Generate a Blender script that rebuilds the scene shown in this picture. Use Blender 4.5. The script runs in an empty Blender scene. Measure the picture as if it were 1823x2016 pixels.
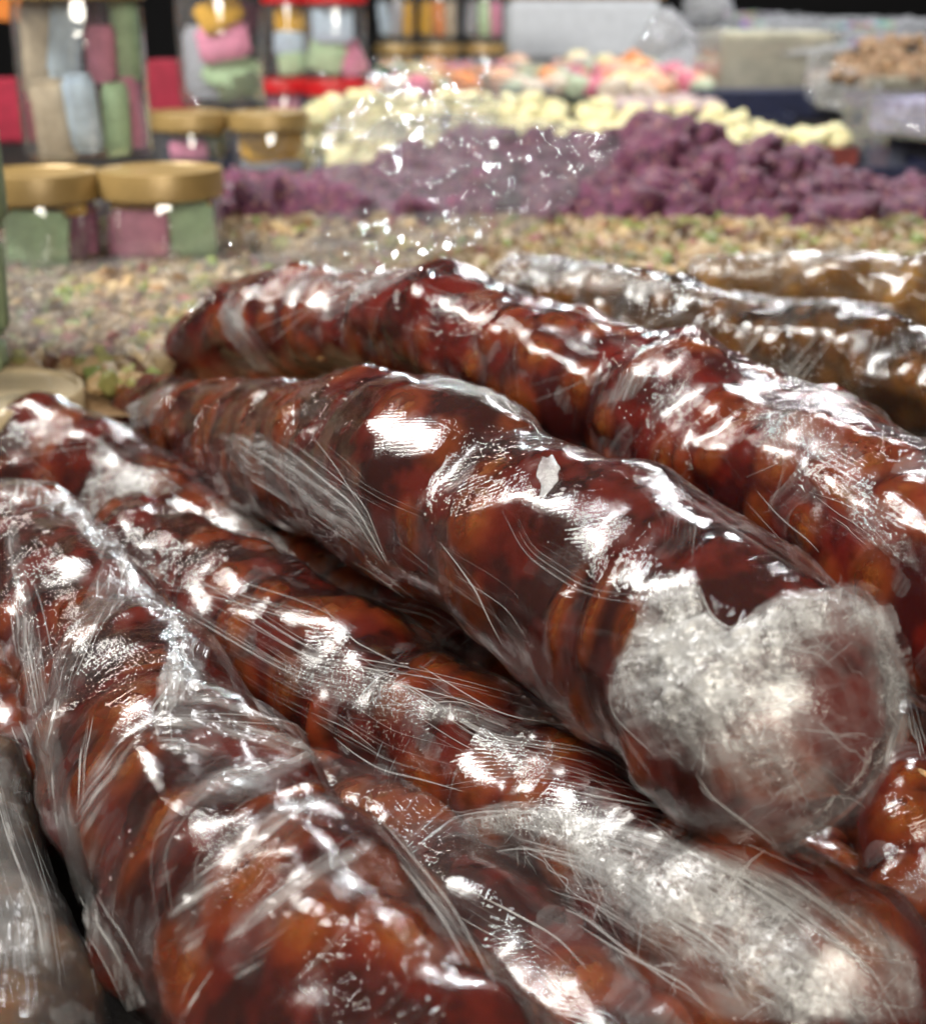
import bpy, math, random
import numpy as np
from mathutils import Vector, Matrix
from mathutils.bvhtree import BVHTree

# ------------------------------------------------------------------ camera
CAMZ = 0.25
PITCH = math.radians(20.0)
FP = 2800.0                      # focal length in units of a 1823 x 2018 picture
scene = bpy.context.scene
cd = bpy.data.cameras.new("camera")
cam = bpy.data.objects.new("camera", cd)
scene.collection.objects.link(cam)
cam.location = (0, 0, CAMZ)
cam.rotation_euler = (math.radians(90) - PITCH, 0, 0)
cd.sensor_fit = 'HORIZONTAL'
cd.sensor_width = 36.0
cd.lens = 36.0 * FP / 1823.0
cd.clip_start = 0.01
cd.clip_end = 50
cd.dof.use_dof = True
cd.dof.focus_distance = 0.38
cd.dof.aperture_fstop = 15.0
scene.camera = cam

# ------------------------------------------------------------------ world and lamps
world = bpy.data.worlds.new("World")
scene.world = world
world.use_nodes = True
bgn = world.node_tree.nodes["Background"]
bgn.inputs[0].default_value = (1.0, 0.84, 0.72, 1)
bgn.inputs[1].default_value = 0.05

def lamp(name, loc, target, power, sx, sy, col):
    l = bpy.data.lights.new(name, 'AREA')
    l.shape = 'RECTANGLE'; l.size = sx; l.size_y = sy
    l.energy = power; l.color = col
    o = bpy.data.objects.new(name, l)
    scene.collection.objects.link(o)
    o.location = loc
    d = Vector(target) - Vector(loc)
    o.rotation_euler = d.to_track_quat('-Z', 'Y').to_euler()
    return o
lamp("stall_lamp_overhead", (-0.42, 0.62, 1.05), (0.02, 0.5, 0.05), 1.5, 0.24, 0.10, (0.93, 0.95, 1.0))
lamp("stall_lamp_far", (-0.15, 3.9, 0.86), (-0.05, 1.3, 0.08), 6.5, 0.06, 0.05, (0.86, 0.97, 1.0))
lamp("fill_lamp_behind", (0.22, -0.62, 0.66), (0.0, 0.7, 0.05), 9.5, 0.70, 0.45, (1.0, 0.93, 0.8))  # added front fill from behind the camera
lamp("fill_lamp_side", (-0.80, 0.80, 1.15), (0.1, 2.2, 0.1), 23.0, 0.62, 0.36, (1.0, 0.97, 0.9))  # added fill, brightens the camera-facing fronts of jars and boxes
lamp("stall_lamp_back", (0.7, 2.4, 1.5), (0.2, 2.0, 0.05), 19.0, 0.5, 0.12, (0.97, 0.98, 1.0))

vs = scene.view_settings
vs.view_transform = 'Standard'
vs.look = 'None'
vs.exposure = 0.85
vs.gamma = 1.0
scene.cycles.use_adaptive_sampling = True
scene.cycles.adaptive_threshold = 0.06
scene.cycles.adaptive_min_samples = 16
scene.cycles.max_bounces = 8
scene.cycles.transparent_max_bounces = 18
scene.cycles.diffuse_bounces = 2
scene.cycles.glossy_bounces = 3
scene.cycles.transmission_bounces = 6
scene.cycles.caustics_reflective = False
scene.cycles.caustics_refractive = False
scene.cycles.sample_clamp_indirect = 6.0
scene.cycles.sample_clamp_direct = 0.0

# ------------------------------------------------------------------ helpers
C = scene.collection
CP, SP = math.cos(PITCH), math.sin(PITCH)
FWD = Vector((0, CP, -SP)); UPV = Vector((0, SP, CP)); RGT = Vector((1, 0, 0))
CAM = Vector((0, 0, CAMZ))

def ray(px, py):
    return FWD + RGT * ((px - 911.5) / FP) + UPV * ((1008.5 - py) / FP)
def W(px, py, d):
    return CAM + ray(px, py) * d
def G(px, py, z):
    r = ray(px, py)
    return CAM + r * ((z - CAMZ) / r.z)

def tag(o, label=None, cat=None, group=None, kind=None):
    if label: o['label'] = label
    if cat: o['category'] = cat
    if group: o['group'] = group
    if kind: o['kind'] = kind
    return o
def empty(name, loc, label, cat, group=None, rz=0.0):
    o = bpy.data.objects.new(name, None)
    o.empty_display_size = 0.01
    C.objects.link(o)
    o.location = loc; o.rotation_euler = (0, 0, rz)
    return tag(o, label, cat, group)
def link(name, me, mat=None, parent=None):
    o = bpy.data.objects.new(name, me)
    C.objects.link(o)
    if mat is not None and len(me.materials) == 0:
        me.materials.append(mat)
    if parent is not None:
        o.parent = parent
        # geometry is given in world space for swept parts: keep it there
    return o
def copy_tree(o, parent=None):
    c = o.copy(); C.objects.link(c); c.parent = parent
    for ch in list(o.children):
        copy_tree(ch, c)
    return c

def mesh_np(name, V, F, smooth=True):
    """V (n,3) float; F (m,k) int with k = 3 or 4"""
    me = bpy.data.meshes.new(name)
    V = np.ascontiguousarray(V, dtype=np.float32); F = np.ascontiguousarray(F, dtype=np.int32)
    m, k = F.shape
    me.vertices.add(len(V)); me.vertices.foreach_set('co', V.ravel())
    me.loops.add(m * k); me.loops.foreach_set('vertex_index', F.ravel())
    me.polygons.add(m)
    me.polygons.foreach_set('loop_start', np.arange(0, m * k, k, dtype=np.int32))
    me.polygons.foreach_set('loop_total', np.full(m, k, dtype=np.int32))
    me.polygons.foreach_set('use_smooth', np.full(m, smooth, dtype=bool))
    me.update(calc_edges=True)
    return me
def attr_vec(me, name, A):
    a = me.attributes.new(name, 'FLOAT_VECTOR', 'POINT')
    a.data.foreach_set('vector', np.ascontiguousarray(A, dtype=np.float32).ravel())
def attr_col(me, name, A):
    a = me.attributes.new(name, 'FLOAT_COLOR', 'POINT')
    B = np.ones((len(A), 4), dtype=np.float32); B[:, :3] = A
    a.data.foreach_set('color', B.ravel())
def grid_faces(nu, nv, closed=False):
    i = np.arange(nu - 1)[:, None]
    if closed:
        j = np.arange(nv)[None, :]; j2 = (j + 1) % nv
    else:
        j = np.arange(nv - 1)[None, :]; j2 = j + 1
    a = i * nv + j; b = i * nv + j2; c = (i + 1) * nv + j2; d = (i + 1) * nv + j
    f = np.stack([a, b, c, d], -1).reshape(-1, 4)
    return f[:, ::-1] if closed else f

def hsh(ix, iy, iz, seed):
    h = (ix.astype(np.int64) * 374761393 + iy.astype(np.int64) * 668265263 + iz.astype(np.int64) * 2147483647 + seed * 974634777) & 0xffffffff
    h = ((h ^ (h >> 13)) * 1274126177) & 0xffffffff
    h = ((h ^ (h >> 16)) * 2246822519) & 0xffffffff
    h = h ^ (h >> 15)
    return (h & 0xffffff) / float(0xffffff)
def vnoise(x, y, z, seed=0):
    ix = np.floor(x); iy = np.floor(y); iz = np.floor(z)
    fx = x - ix; fy = y - iy; fz = z - iz
    fx = fx * fx * fx * (fx * (fx * 6 - 15) + 10); fy = fy * fy * fy * (fy * (fy * 6 - 15) + 10); fz = fz * fz * fz * (fz * (fz * 6 - 15) + 10)
    r = 0
    for dx in (0, 1):
        wx = fx if dx else 1 - fx
        for dy in (0, 1):
            wy = fy if dy else 1 - fy
            for dz in (0, 1):
                wz = fz if dz else 1 - fz
                r = r + wx * wy * wz * hsh(ix + dx, iy + dy, iz + dz, seed)
    return r
def fbm(x, y, z, octv=3, seed=0, gain=0.5):
    a = 1.0; s = 0; t = 0
    for o in range(octv):
        s = s + a * vnoise(x * 2 ** o + 17.3 * o, y * 2 ** o + 5.1 * o, z * 2 ** o + 9.7 * o, seed + o)
        t += a; a *= gain
    return s / t
def ridged(x, y, z, octv=3, seed=0, gain=0.55):
    a = 1.0; s = 0; t = 0
    for o in range(octv):
        n = 1 - np.abs(2 * vnoise(x * 2 ** o + 3.3 * o, y * 2 ** o + 7.1 * o, z * 2 ** o + 2.7 * o, seed + o) - 1)
        s = s + a * n * n; t += a; a *= gain
    return s / t
def sstep(a, b, x):
    t = np.clip((x - a) / (b - a), 0, 1)
    return t * t * (3 - 2 * t)

# ------------------------------------------------------------------ node helpers
class NT:
    def __init__(self, name):
        self.m = bpy.data.materials.new(name); self.m.use_nodes = True
        self.t = self.m.node_tree; self.t.nodes.clear()
        self.out = self.t.nodes.new('ShaderNodeOutputMaterial')
    def n(self, typ, **kw):
        nd = self.t.nodes.new(typ)
        for k, v in kw.items():
            if k.startswith('i_'):
                nd.inputs[k[2:].replace('_', ' ')].default_value = v
            else:
                setattr(nd, k, v)
        return nd
    def l(self, a, b):
        self.t.links.new(a, b)
    def val(self, s, x):
        """connect or set"""
        if isinstance(x, (int, float, tuple, list)):
            s.default_value = x
        else:
            self.l(x, s)
    def math(self, op, a, b=0.0, c=None, clamp=False):
        nd = self.n('ShaderNodeMath', operation=op, use_clamp=clamp)
        self.val(nd.inputs[0], a); self.val(nd.inputs[1], b)
        if c is not None: self.val(nd.inputs[2], c)
        return nd.outputs[0]
    def mix(self, f, a, b):
        nd = self.n('ShaderNodeMix', data_type='RGBA')
        self.val(nd.inputs[0], f); self.val(nd.inputs[6], a); self.val(nd.inputs[7], b)
        return nd.outputs[2]
    def mixs(self, f, a, b):
        nd = self.n('ShaderNodeMixShader')
        self.val(nd.inputs[0], f); self.l(a, nd.inputs[1]); self.l(b, nd.inputs[2])
        return nd.outputs[0]
    def ramp(self, x, a, b, lo=0.0, hi=1.0, smooth=True):
        nd = self.n('ShaderNodeMapRange', interpolation_type='SMOOTHSTEP' if smooth else 'LINEAR')
        self.val(nd.inputs[0], x)
        nd.inputs[1].default_value = a; nd.inputs[2].default_value = b
        nd.inputs[3].default_value = lo; nd.inputs[4].default_value = hi
        return nd.outputs[0]
    def noise(self, vec, scale, detail=2.0, rough=0.5, dist=0.0):
        nd = self.n('ShaderNodeTexNoise')
        if vec is not None: self.l(vec, nd.inputs['Vector'])
        nd.inputs['Scale'].default_value = scale; nd.inputs['Detail'].default_value = detail
        nd.inputs['Roughness'].default_value = rough; nd.inputs['Distortion'].default_value = dist
        return nd.outputs[0]
    def mapping(self, vec, loc=(0, 0, 0), rot=(0, 0, 0), sc=(1, 1, 1)):
        nd = self.n('ShaderNodeMapping')
        self.l(vec, nd.inputs[0])
        nd.inputs[1].default_value = loc; nd.inputs[2].default_value = rot; nd.inputs[3].default_value = sc
        return nd.outputs[0]
    def bump(self, h, dist, strength=1.0, normal=None):
        nd = self.n('ShaderNodeBump')
        self.l(h, nd.inputs['Height']); nd.inputs['Distance'].default_value = dist
        nd.inputs['Strength'].default_value = strength
        if normal is not None: self.l(normal, nd.inputs['Normal'])
        return nd.outputs[0]
    def vadd(self, a, b):
        nd = self.n('ShaderNodeVectorMath', operation='ADD')
        self.l(a, nd.inputs[0]); self.l(b, nd.inputs[1]); return nd.outputs[0]
    def vscale(self, a, s):
        nd = self.n('ShaderNodeVectorMath', operation='SCALE')
        self.l(a, nd.inputs[0]); nd.inputs['Scale'].default_value = s; return nd.outputs[0]
    def pos(self):
        return self.n('ShaderNodeNewGeometry').outputs['Position']
    def attr(self, name):
        return self.n('ShaderNodeAttribute', attribute_name=name)
    def done(self, sh):
        self.l(sh, self.out.inputs[0]); return self.m

def sheen(T, nb=None, f0=0.04, k=1.0):
    """reflectance of a thin sheet, the same from both sides"""
    lw = T.n('ShaderNodeLayerWeight'); lw.inputs[0].default_value = 0.5
    if nb is not None: T.l(nb, lw.inputs['Normal'])
    p = T.math('POWER', lw.outputs['Facing'], 4.0)
    return T.math('MULTIPLY_ADD', p, 0.75 * k, f0 * k, clamp=True)
def principled(T, **kw):
    p = T.n('ShaderNodeBsdfPrincipled')
    for k, v in kw.items():
        T.val(p.inputs[k.replace('_', ' ')], v)
    return p

# ------------------------------------------------------------------ materials of the rolls
def jelly_mat(dark, mid, tint, seed):
    """candied grape-must jelly: dark, glossy, thinner and clearer over the walnuts"""
    T = NT('jelly')
    P = T.pos()
    sa = T.n('ShaderNodeSeparateXYZ'); T.l(T.attr('nut').outputs['Vector'], sa.inputs[0])
    thin = sa.outputs[0]
    n1 = T.noise(P, 55, 3, 0.6); n2 = T.noise(P, 220, 3, 0.6)
    col = T.mix(T.ramp(n1, 0.42, 0.62), dark, mid)
    col = T.mix(T.math('MULTIPLY', T.math('POWER', thin, 0.8), T.ramp(n2, 0.3, 0.7, 0.55, 1.0)), col, tint)
    fine = T.noise(P, 900, 4, 0.6)
    bmp = T.bump(fine, 0.0003, 0.35)
    b = principled(T, Base_Color=col, Roughness=T.ramp(n2, 0.3, 0.7, 0.10, 0.26), Subsurface_Weight=0.6,
                   Subsurface_Scale=0.006, Coat_Weight=0.25, Coat_Roughness=0.08, Normal=bmp)
    b.inputs['Subsurface Radius'].default_value = (1.0, 0.22, 0.06)
    tr = T.n('ShaderNodeBsdfTransparent'); tr.inputs[0].default_value = (0.98, 0.76, 0.48, 1)
    gl = T.n('ShaderNodeBsdfGlossy'); gl.inputs['Roughness'].default_value = 0.12; T.l(bmp, gl.inputs['Normal'])
    win = T.mixs(sheen(T), tr.outputs[0], gl.outputs[0])
    op = T.ramp(T.math('ADD', thin, T.math('MULTIPLY', T.math('SUBTRACT', n2, 0.5), 0.5)), 0.35, 0.95, 0.0, 0.42)
    return T.done(T.mixs(op, b.outputs[0], win))

def film_mat(seed, ang, milk=1.0, lines=1.0, haze=0.004, wr=1.0, rough=0.05):
    """cling film: clear where it sticks, grey where it bridges, white along stretched creases"""
    T = NT('cling_film')
    a = T.attr('sag'); s = T.n('ShaderNodeSeparateXYZ'); T.l(a.outputs['Vector'], s.inputs[0])
    gap = s.outputs[2]
    xy = T.n('ShaderNodeCombineXYZ'); T.l(s.outputs[0], xy.inputs[0]); T.l(s.outputs[1], xy.inputs[1]); xy.inputs[2].default_value = seed * 0.37
    # gentle swirl so that creases fan instead of running parallel
    wn = T.n('ShaderNodeTexNoise'); T.l(xy.outputs[0], wn.inputs['Vector']); wn.inputs['Scale'].default_value = 18; wn.inputs['Detail'].default_value = 1.5
    sub = T.n('ShaderNodeVectorMath', operation='SUBTRACT'); T.l(wn.outputs['Color'], sub.inputs[0]); sub.inputs[1].default_value = (0.5, 0.5, 0.5)
    wv = T.vadd(xy.outputs[0], T.vscale(sub.outputs[0], 0.030))
    P = T.pos()
    def streak(angle, fu, fv, lo, hi, det=3.0):
        r = T.mapping(T.mapping(wv, rot=(0, 0, angle)), sc=(fu, fv, 1))
        return T.ramp(T.noise(r, 1.0, det, 0.62), lo, hi), r
    m1 = T.ramp(T.noise(xy.outputs[0], 26, 2, 0.5), 0.50, 0.66)
    mp = T.mapping(xy.outputs[0], loc=(3.1, 1.7, 0))
    m2 = T.ramp(T.noise(mp, 30, 2, 0.5), 0.52, 0.68)
    l1, r1 = streak(ang, 28, 900, 0.60, 0.74)
    l2, r2 = streak(ang + 0.5, 45, 1400, 0.62, 0.74)
    l3, r3 = streak(ang + 1.9, 22, 650, 0.64, 0.74)
    ln = T.math('ADD', T.math('MULTIPLY', l1, m1), T.math('ADD', T.math('MULTIPLY', l2, m2), T.math('MULTIPLY', l3, T.math('MULTIPLY', m1, m2))), clamp=True)
    gn = T.noise(P, 260, 3, 0.6)
    br = T.ramp(T.math('ADD', gap, T.math('MULTIPLY', T.math('SUBTRACT', gn, 0.5), 0.9)), 0.80, 0.92)   # gap in mm
    gl2 = T.ramp(T.noise(r1, 0.7, 4, 0.7), 0.35, 0.75, 0.12, 0.75)
    milk_f = T.math('ADD', T.math('MULTIPLY', T.math('MULTIPLY', br, gl2), 0.36 * milk),
                    T.math('ADD', T.math('MULTIPLY', ln, 0.42 * lines), haze), clamp=True)
    # relief: long fine ridges + small crinkles
    h1 = T.noise(r1, 1.0, 4, 0.6)
    h2 = T.noise(r3, 1.3, 3, 0.6)
    hc = T.n('ShaderNodeTexVoronoi', feature='DISTANCE_TO_EDGE'); T.l(T.vadd(P, T.vscale(sub.outputs[0], 0.01)), hc.inputs['Vector']); hc.inputs['Scale'].default_value = 230
    hcr = T.ramp(hc.outputs['Distance'], 0.0, 0.25)
    mm = T.math('MULTIPLY_ADD', m2, 0.8, 0.35)
    hh = T.math('ADD', T.math('MULTIPLY', h1, mm), T.math('ADD', T.math('MULTIPLY', h2, T.math('MULTIPLY', m1, 0.7)), T.math('MULTIPLY', T.math('MULTIPLY', hcr, m1), 0.30)))
    wvx = T.n('ShaderNodeTexWave', wave_type='BANDS', bands_direction='Y', wave_profile='SIN'); T.l(T.mapping(wv, rot=(0, 0, ang + 1.35)), wvx.inputs['Vector'])
    wvx.inputs['Scale'].default_value = 230; wvx.inputs['Distortion'].default_value = 2.5; wvx.inputs['Detail'].default_value = 2; wvx.inputs['Detail Scale'].default_value = .3
    hh = T.math('ADD', hh, T.math('MULTIPLY', wvx.outputs['Fac'], T.math('MULTIPLY_ADD', m2, .065, .025)))
    nb = T.bump(hh, 0.00085 * wr, 1.0)
    tr = T.n('ShaderNodeBsdfTransparent'); tr.inputs[0].default_value = (0.97, 0.97, 0.97, 1)
    gl = T.n('ShaderNodeBsdfGlossy'); gl.inputs['Roughness'].default_value = rough; T.l(nb, gl.inputs['Normal'])
    f = sheen(T, None, 0.045, 1.0)
    clear = T.mixs(f, tr.outputs[0], gl.outputs[0])
    di = T.n('ShaderNodeBsdfDiffuse'); di.inputs[0].default_value = (0.72, 0.73, 0.74, 1); T.l(nb, di.inputs['Normal'])
    tl = T.n('ShaderNodeBsdfTranslucent'); tl.inputs[0].default_value = (0.72, 0.73, 0.74, 1)
    g2 = T.n('ShaderNodeBsdfGlossy'); g2.inputs['Roughness'].default_value = 0.28; T.l(nb, g2.inputs['Normal'])
    md = T.mixs(0.35, di.outputs[0], tl.outputs[0]); md = T.mixs(0.30, md, g2.outputs[0])
    return T.done(T.mixs(milk_f, clear, md))

def wad_mat(seed, dens=0.5, veins=0.9, base=0.05, white=0.82, fs=1.0):
    """bunched film: thin crinkled layers; white veins and cloudy patches with clear holes between"""
    T = NT('bunched_film')
    P = T.mapping(T.pos(), loc=(seed, seed * 2.0, 0))
    wn = T.n('ShaderNodeTexNoise'); T.l(P, wn.inputs['Vector']); wn.inputs['Scale'].default_value = 60; wn.inputs['Detail'].default_value = 3
    sub = T.n('ShaderNodeVectorMath', operation='SUBTRACT'); T.l(wn.outputs['Color'], sub.inputs[0]); sub.inputs[1].default_value = (0.5, 0.5, 0.5)
    wv = T.vadd(P, T.vscale(sub.outputs[0], 0.016))
    def vein(rot, sc, w, det=1.5):
        n = T.noise(T.mapping(wv, rot=rot, sc=tuple(v * fs for v in sc)), 1.0, det, 0.55)
        return T.ramp(T.math('ABSOLUTE', T.math('SUBTRACT', n, 0.5)), 0.0, w, 1.0, 0.0), n
    v1, a1 = vein((0.4, 0.9, 0.5), (70, 420, 420), 0.035)
    v2, a2 = vein((1.4, 0.2, 1.7), (430, 80, 380), 0.032)
    v3, a3 = vein((0.2, 0.2, 0.9), (140, 140, 140), 0.016)
    v4, a4 = vein((0.9, 2.2, 0.1), (800, 150, 700), 0.04)
    ed = T.attr('edge').outputs['Fac']
    pt = T.ramp(T.noise(P, 60, 3, 0.55), 0.34, 0.64)
    pt2 = T.ramp(T.noise(wv, 150, 3, 0.6), 0.32, 0.62)
    vv = T.math('MAXIMUM', T.math('MAXIMUM', v1, v2), T.math('MAXIMUM', v3, T.math('MULTIPLY', v4, 0.8)))
    cloud = T.math('MULTIPLY', T.math('MULTIPLY', pt, pt2), dens)
    al = T.math('MULTIPLY', T.math('ADD', T.math('ADD', cloud, base), T.math('MULTIPLY', vv, T.math('MULTIPLY_ADD', pt, 0.7 * veins, 0.15 * veins))), ed, clamp=True)
    hh = T.math('ADD', T.math('ADD', a1, a2), T.math('ADD', T.math('MULTIPLY', vv, 0.25), T.noise(P, 700, 3, 0.6)))
    nb = T.bump(hh, 0.0006, 1.0)
    tr = T.n('ShaderNodeBsdfTransparent')
    gl = T.n('ShaderNodeBsdfGlossy'); gl.inputs['Roughness'].default_value = 0.10; T.l(nb, gl.inputs['Normal'])
    f = T.math('MULTIPLY', sheen(T, None, 0.06, 1.0), T.math('MULTIPLY', ed, 1.6, clamp=True))
    clear = T.mixs(f, tr.outputs[0], gl.outputs[0])
    w = (white, white, white * 0.99, 1)
    di = T.n('ShaderNodeBsdfDiffuse'); di.inputs[0].default_value = w; T.l(nb, di.inputs['Normal'])
    tl = T.n('ShaderNodeBsdfTranslucent'); tl.inputs[0].default_value = w
    g2 = T.n('ShaderNodeBsdfGlossy'); g2.inputs['Roughness'].default_value = 0.16; T.l(nb, g2.inputs['Normal'])
    md = T.mixs(0.28, T.mixs(0.4, di.outputs[0], tl.outputs[0]), g2.outputs[0])
    return T.done(T.mixs(al, clear, md))

def streak_mat(p1, p2, haze=0.10, amt=0.7, freq=900, white=.75):
    """film pulled tight: pale creases all running one way"""
    T = NT('stretched_film')
    d = (W(*p2) - W(*p1)).normalized(); v = CAM - W(*p1); q = d.cross(v).normalized(); r = d.cross(q)
    P = T.pos(); wn = T.n('ShaderNodeTexNoise'); T.l(P, wn.inputs['Vector']); wn.inputs['Scale'].default_value = 22
    sub = T.n('ShaderNodeVectorMath', operation='SUBTRACT'); T.l(wn.outputs['Color'], sub.inputs[0]); sub.inputs[1].default_value = (0.5, 0.5, 0.5)
    Pw = T.vadd(P, T.vscale(sub.outputs[0], .012))
    cx = T.n('ShaderNodeCombineXYZ')
    for k, (ax, f) in enumerate(((d, 30), (q, freq), (r, 25))):
        dp = T.n('ShaderNodeVectorMath', operation='DOT_PRODUCT'); T.l(Pw, dp.inputs[0]); dp.inputs[1].default_value = tuple(ax * f)
        T.l(dp.outputs['Value'], cx.inputs[k])
    n1 = T.noise(cx.outputs[0], 1.0, 3, .65); n2 = T.noise(cx.outputs[0], .33, 3, .6)
    ed = T.attr('edge').outputs['Fac']
    ln = T.math('MAXIMUM', T.ramp(n1, .54, .68), T.math('MULTIPLY', T.ramp(n2, .52, .62), .7))
    pt = T.ramp(T.noise(P, 70, 3, .6), .35, .65, .35, 1.0)
    al = T.math('MULTIPLY', T.math('MULTIPLY', T.math('MULTIPLY_ADD', ln, amt, haze), pt), ed, clamp=True)
    nb = T.bump(T.math('ADD', n1, T.math('MULTIPLY', n2, 1.5)), .0006, .7)
    tr = T.n('ShaderNodeBsdfTransparent'); gl = T.n('ShaderNodeBsdfGlossy'); gl.inputs['Roughness'].default_value = .20; T.l(nb, gl.inputs['Normal'])
    clear = T.mixs(T.math('MULTIPLY', sheen(T, None, 0.04, 1.0), T.math('MULTIPLY', ed, .7, clamp=True), clamp=True), tr.outputs[0], gl.outputs[0])
    w = (white, white, white, 1)
    di = T.n('ShaderNodeBsdfDiffuse'); di.inputs[0].default_value = w; T.l(nb, di.inputs['Normal'])
    tl = T.n('ShaderNodeBsdfTranslucent'); tl.inputs[0].default_value = w
    g2 = T.n('ShaderNodeBsdfGlossy'); g2.inputs['Roughness'].default_value = .2; T.l(nb, g2.inputs['Normal'])
    return T.done(T.mixs(al, clear, T.mixs(.14, T.mixs(.4, di.outputs[0], tl.outputs[0]), g2.outputs[0])))

def strand_mat(al=0.8, white=0.8):
    T = NT('film_strand')
    P = T.pos()
    nb = T.bump(T.noise(P, 1500, 2, 0.5), 0.0004, 1.0)
    p = principled(T, Base_Color=(white, white, white, 1), Roughness=0.22, Alpha=al, Normal=nb)
    p.inputs['Specular IOR Level'].default_value = 0.9
    return T.done(p.outputs[0])

def walnut_mat():
    T = NT('walnut')
    P = T.n('ShaderNodeTexCoord').outputs['Object']
    oi = T.n('ShaderNodeObjectInfo').outputs['Random']
    n = T.noise(P, 3.0, 4, 0.6)
    base = T.mix(T.ramp(n, 0.35, 0.65), (0.36, 0.18, 0.06, 1), (0.66, 0.42, 0.18, 1))
    base = T.mix(T.math('MULTIPLY', oi, 0.5), base, (0.50, 0.27, 0.09, 1))
    p = principled(T, Base_Color=base, Roughness=0.45, Normal=T.bump(n, 0.12, 0.4))
    return T.done(p.outputs[0])
M_walnut = walnut_mat()
M_strand = strand_mat(0.24); M_strand_thin = strand_mat(0.4); M_fibre = strand_mat(0.5, .92)

# walnut kernel meshes, unit sized, shared by all pieces
def walnut_mesh(seed):
    bm_v = []
    nu, nv = 22, 16
    th = np.linspace(0, 2 * np.pi, nu, endpoint=False); ph = np.linspace(0.0, np.pi, nv)
    T_, P_ = np.meshgrid(th, ph, indexing='ij')
    x = np.cos(T_) * np.sin(P_); y = np.sin(T_) * np.sin(P_); z = np.cos(P_)
    r = 0.74 + 0.26 * ridged(x * 1.4 + seed, y * 1.4, z * 1.4, 2, seed) - 0.18 * np.exp(-(y / 0.16) ** 2)
    V = np.stack([x * r, y * r, z * r], -1)
    V = V.transpose(1, 0, 2)                       # rings along phi
    V = V.reshape(-1, 3)
    return mesh_np('walnut_piece', V, grid_faces(nv, nu, True))
WAL = [walnut_mesh(i) for i in range(5)]
for w in WAL: w.materials.append(M_walnut)

# ------------------------------------------------------------------ roll builder
def resample(pts, n):
    """Catmull-Rom through rows (x,y,z,r), resampled evenly by arc length"""
    P = np.array(pts, dtype=float)
    Pe = np.vstack([2 * P[0] - P[1], P, 2 * P[-1] - P[-2]])
    out = []
    for i in range(1, len(Pe) - 2):
        t = np.linspace(0, 1, 60, endpoint=False)[:, None]
        a, b, c, d = Pe[i - 1], Pe[i], Pe[i + 1], Pe[i + 2]
        out.append(0.5 * ((2 * b) + (-a + c) * t + (2 * a - 5 * b + 4 * c - d) * t ** 2 + (-a + 3 * b - 3 * c + d) * t ** 3))
    out.append(P[-1:]); Q = np.vstack(out)
    s = np.r_[0, np.cumsum(np.linalg.norm(np.diff(Q[:, :3], axis=0), axis=1))]
    return Q, s

def rollmax(A, k, axis, closed):
    B = A.copy()
    for sft in range(1, k + 1):
        for sg in (-1, 1):
            R = np.roll(A, sg * sft, axis)
            if not closed:
                if sg > 0: R[:sft] = A[:1]
                else: R[-sft:] = A[-1:]
            B = np.maximum(B, R)
    return B
def blur(A, k, axis, closed):
    B = A.copy(); n = 1
    for sft in range(1, k + 1):
        for sg in (-1, 1):
            R = np.roll(A, sg * sft, axis)
            if not closed:
                if sg > 0: R[:sft] = A[:1]
                else: R[-sft:] = A[-1:]
            B = B + R; n += 1
    return B / n

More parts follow.
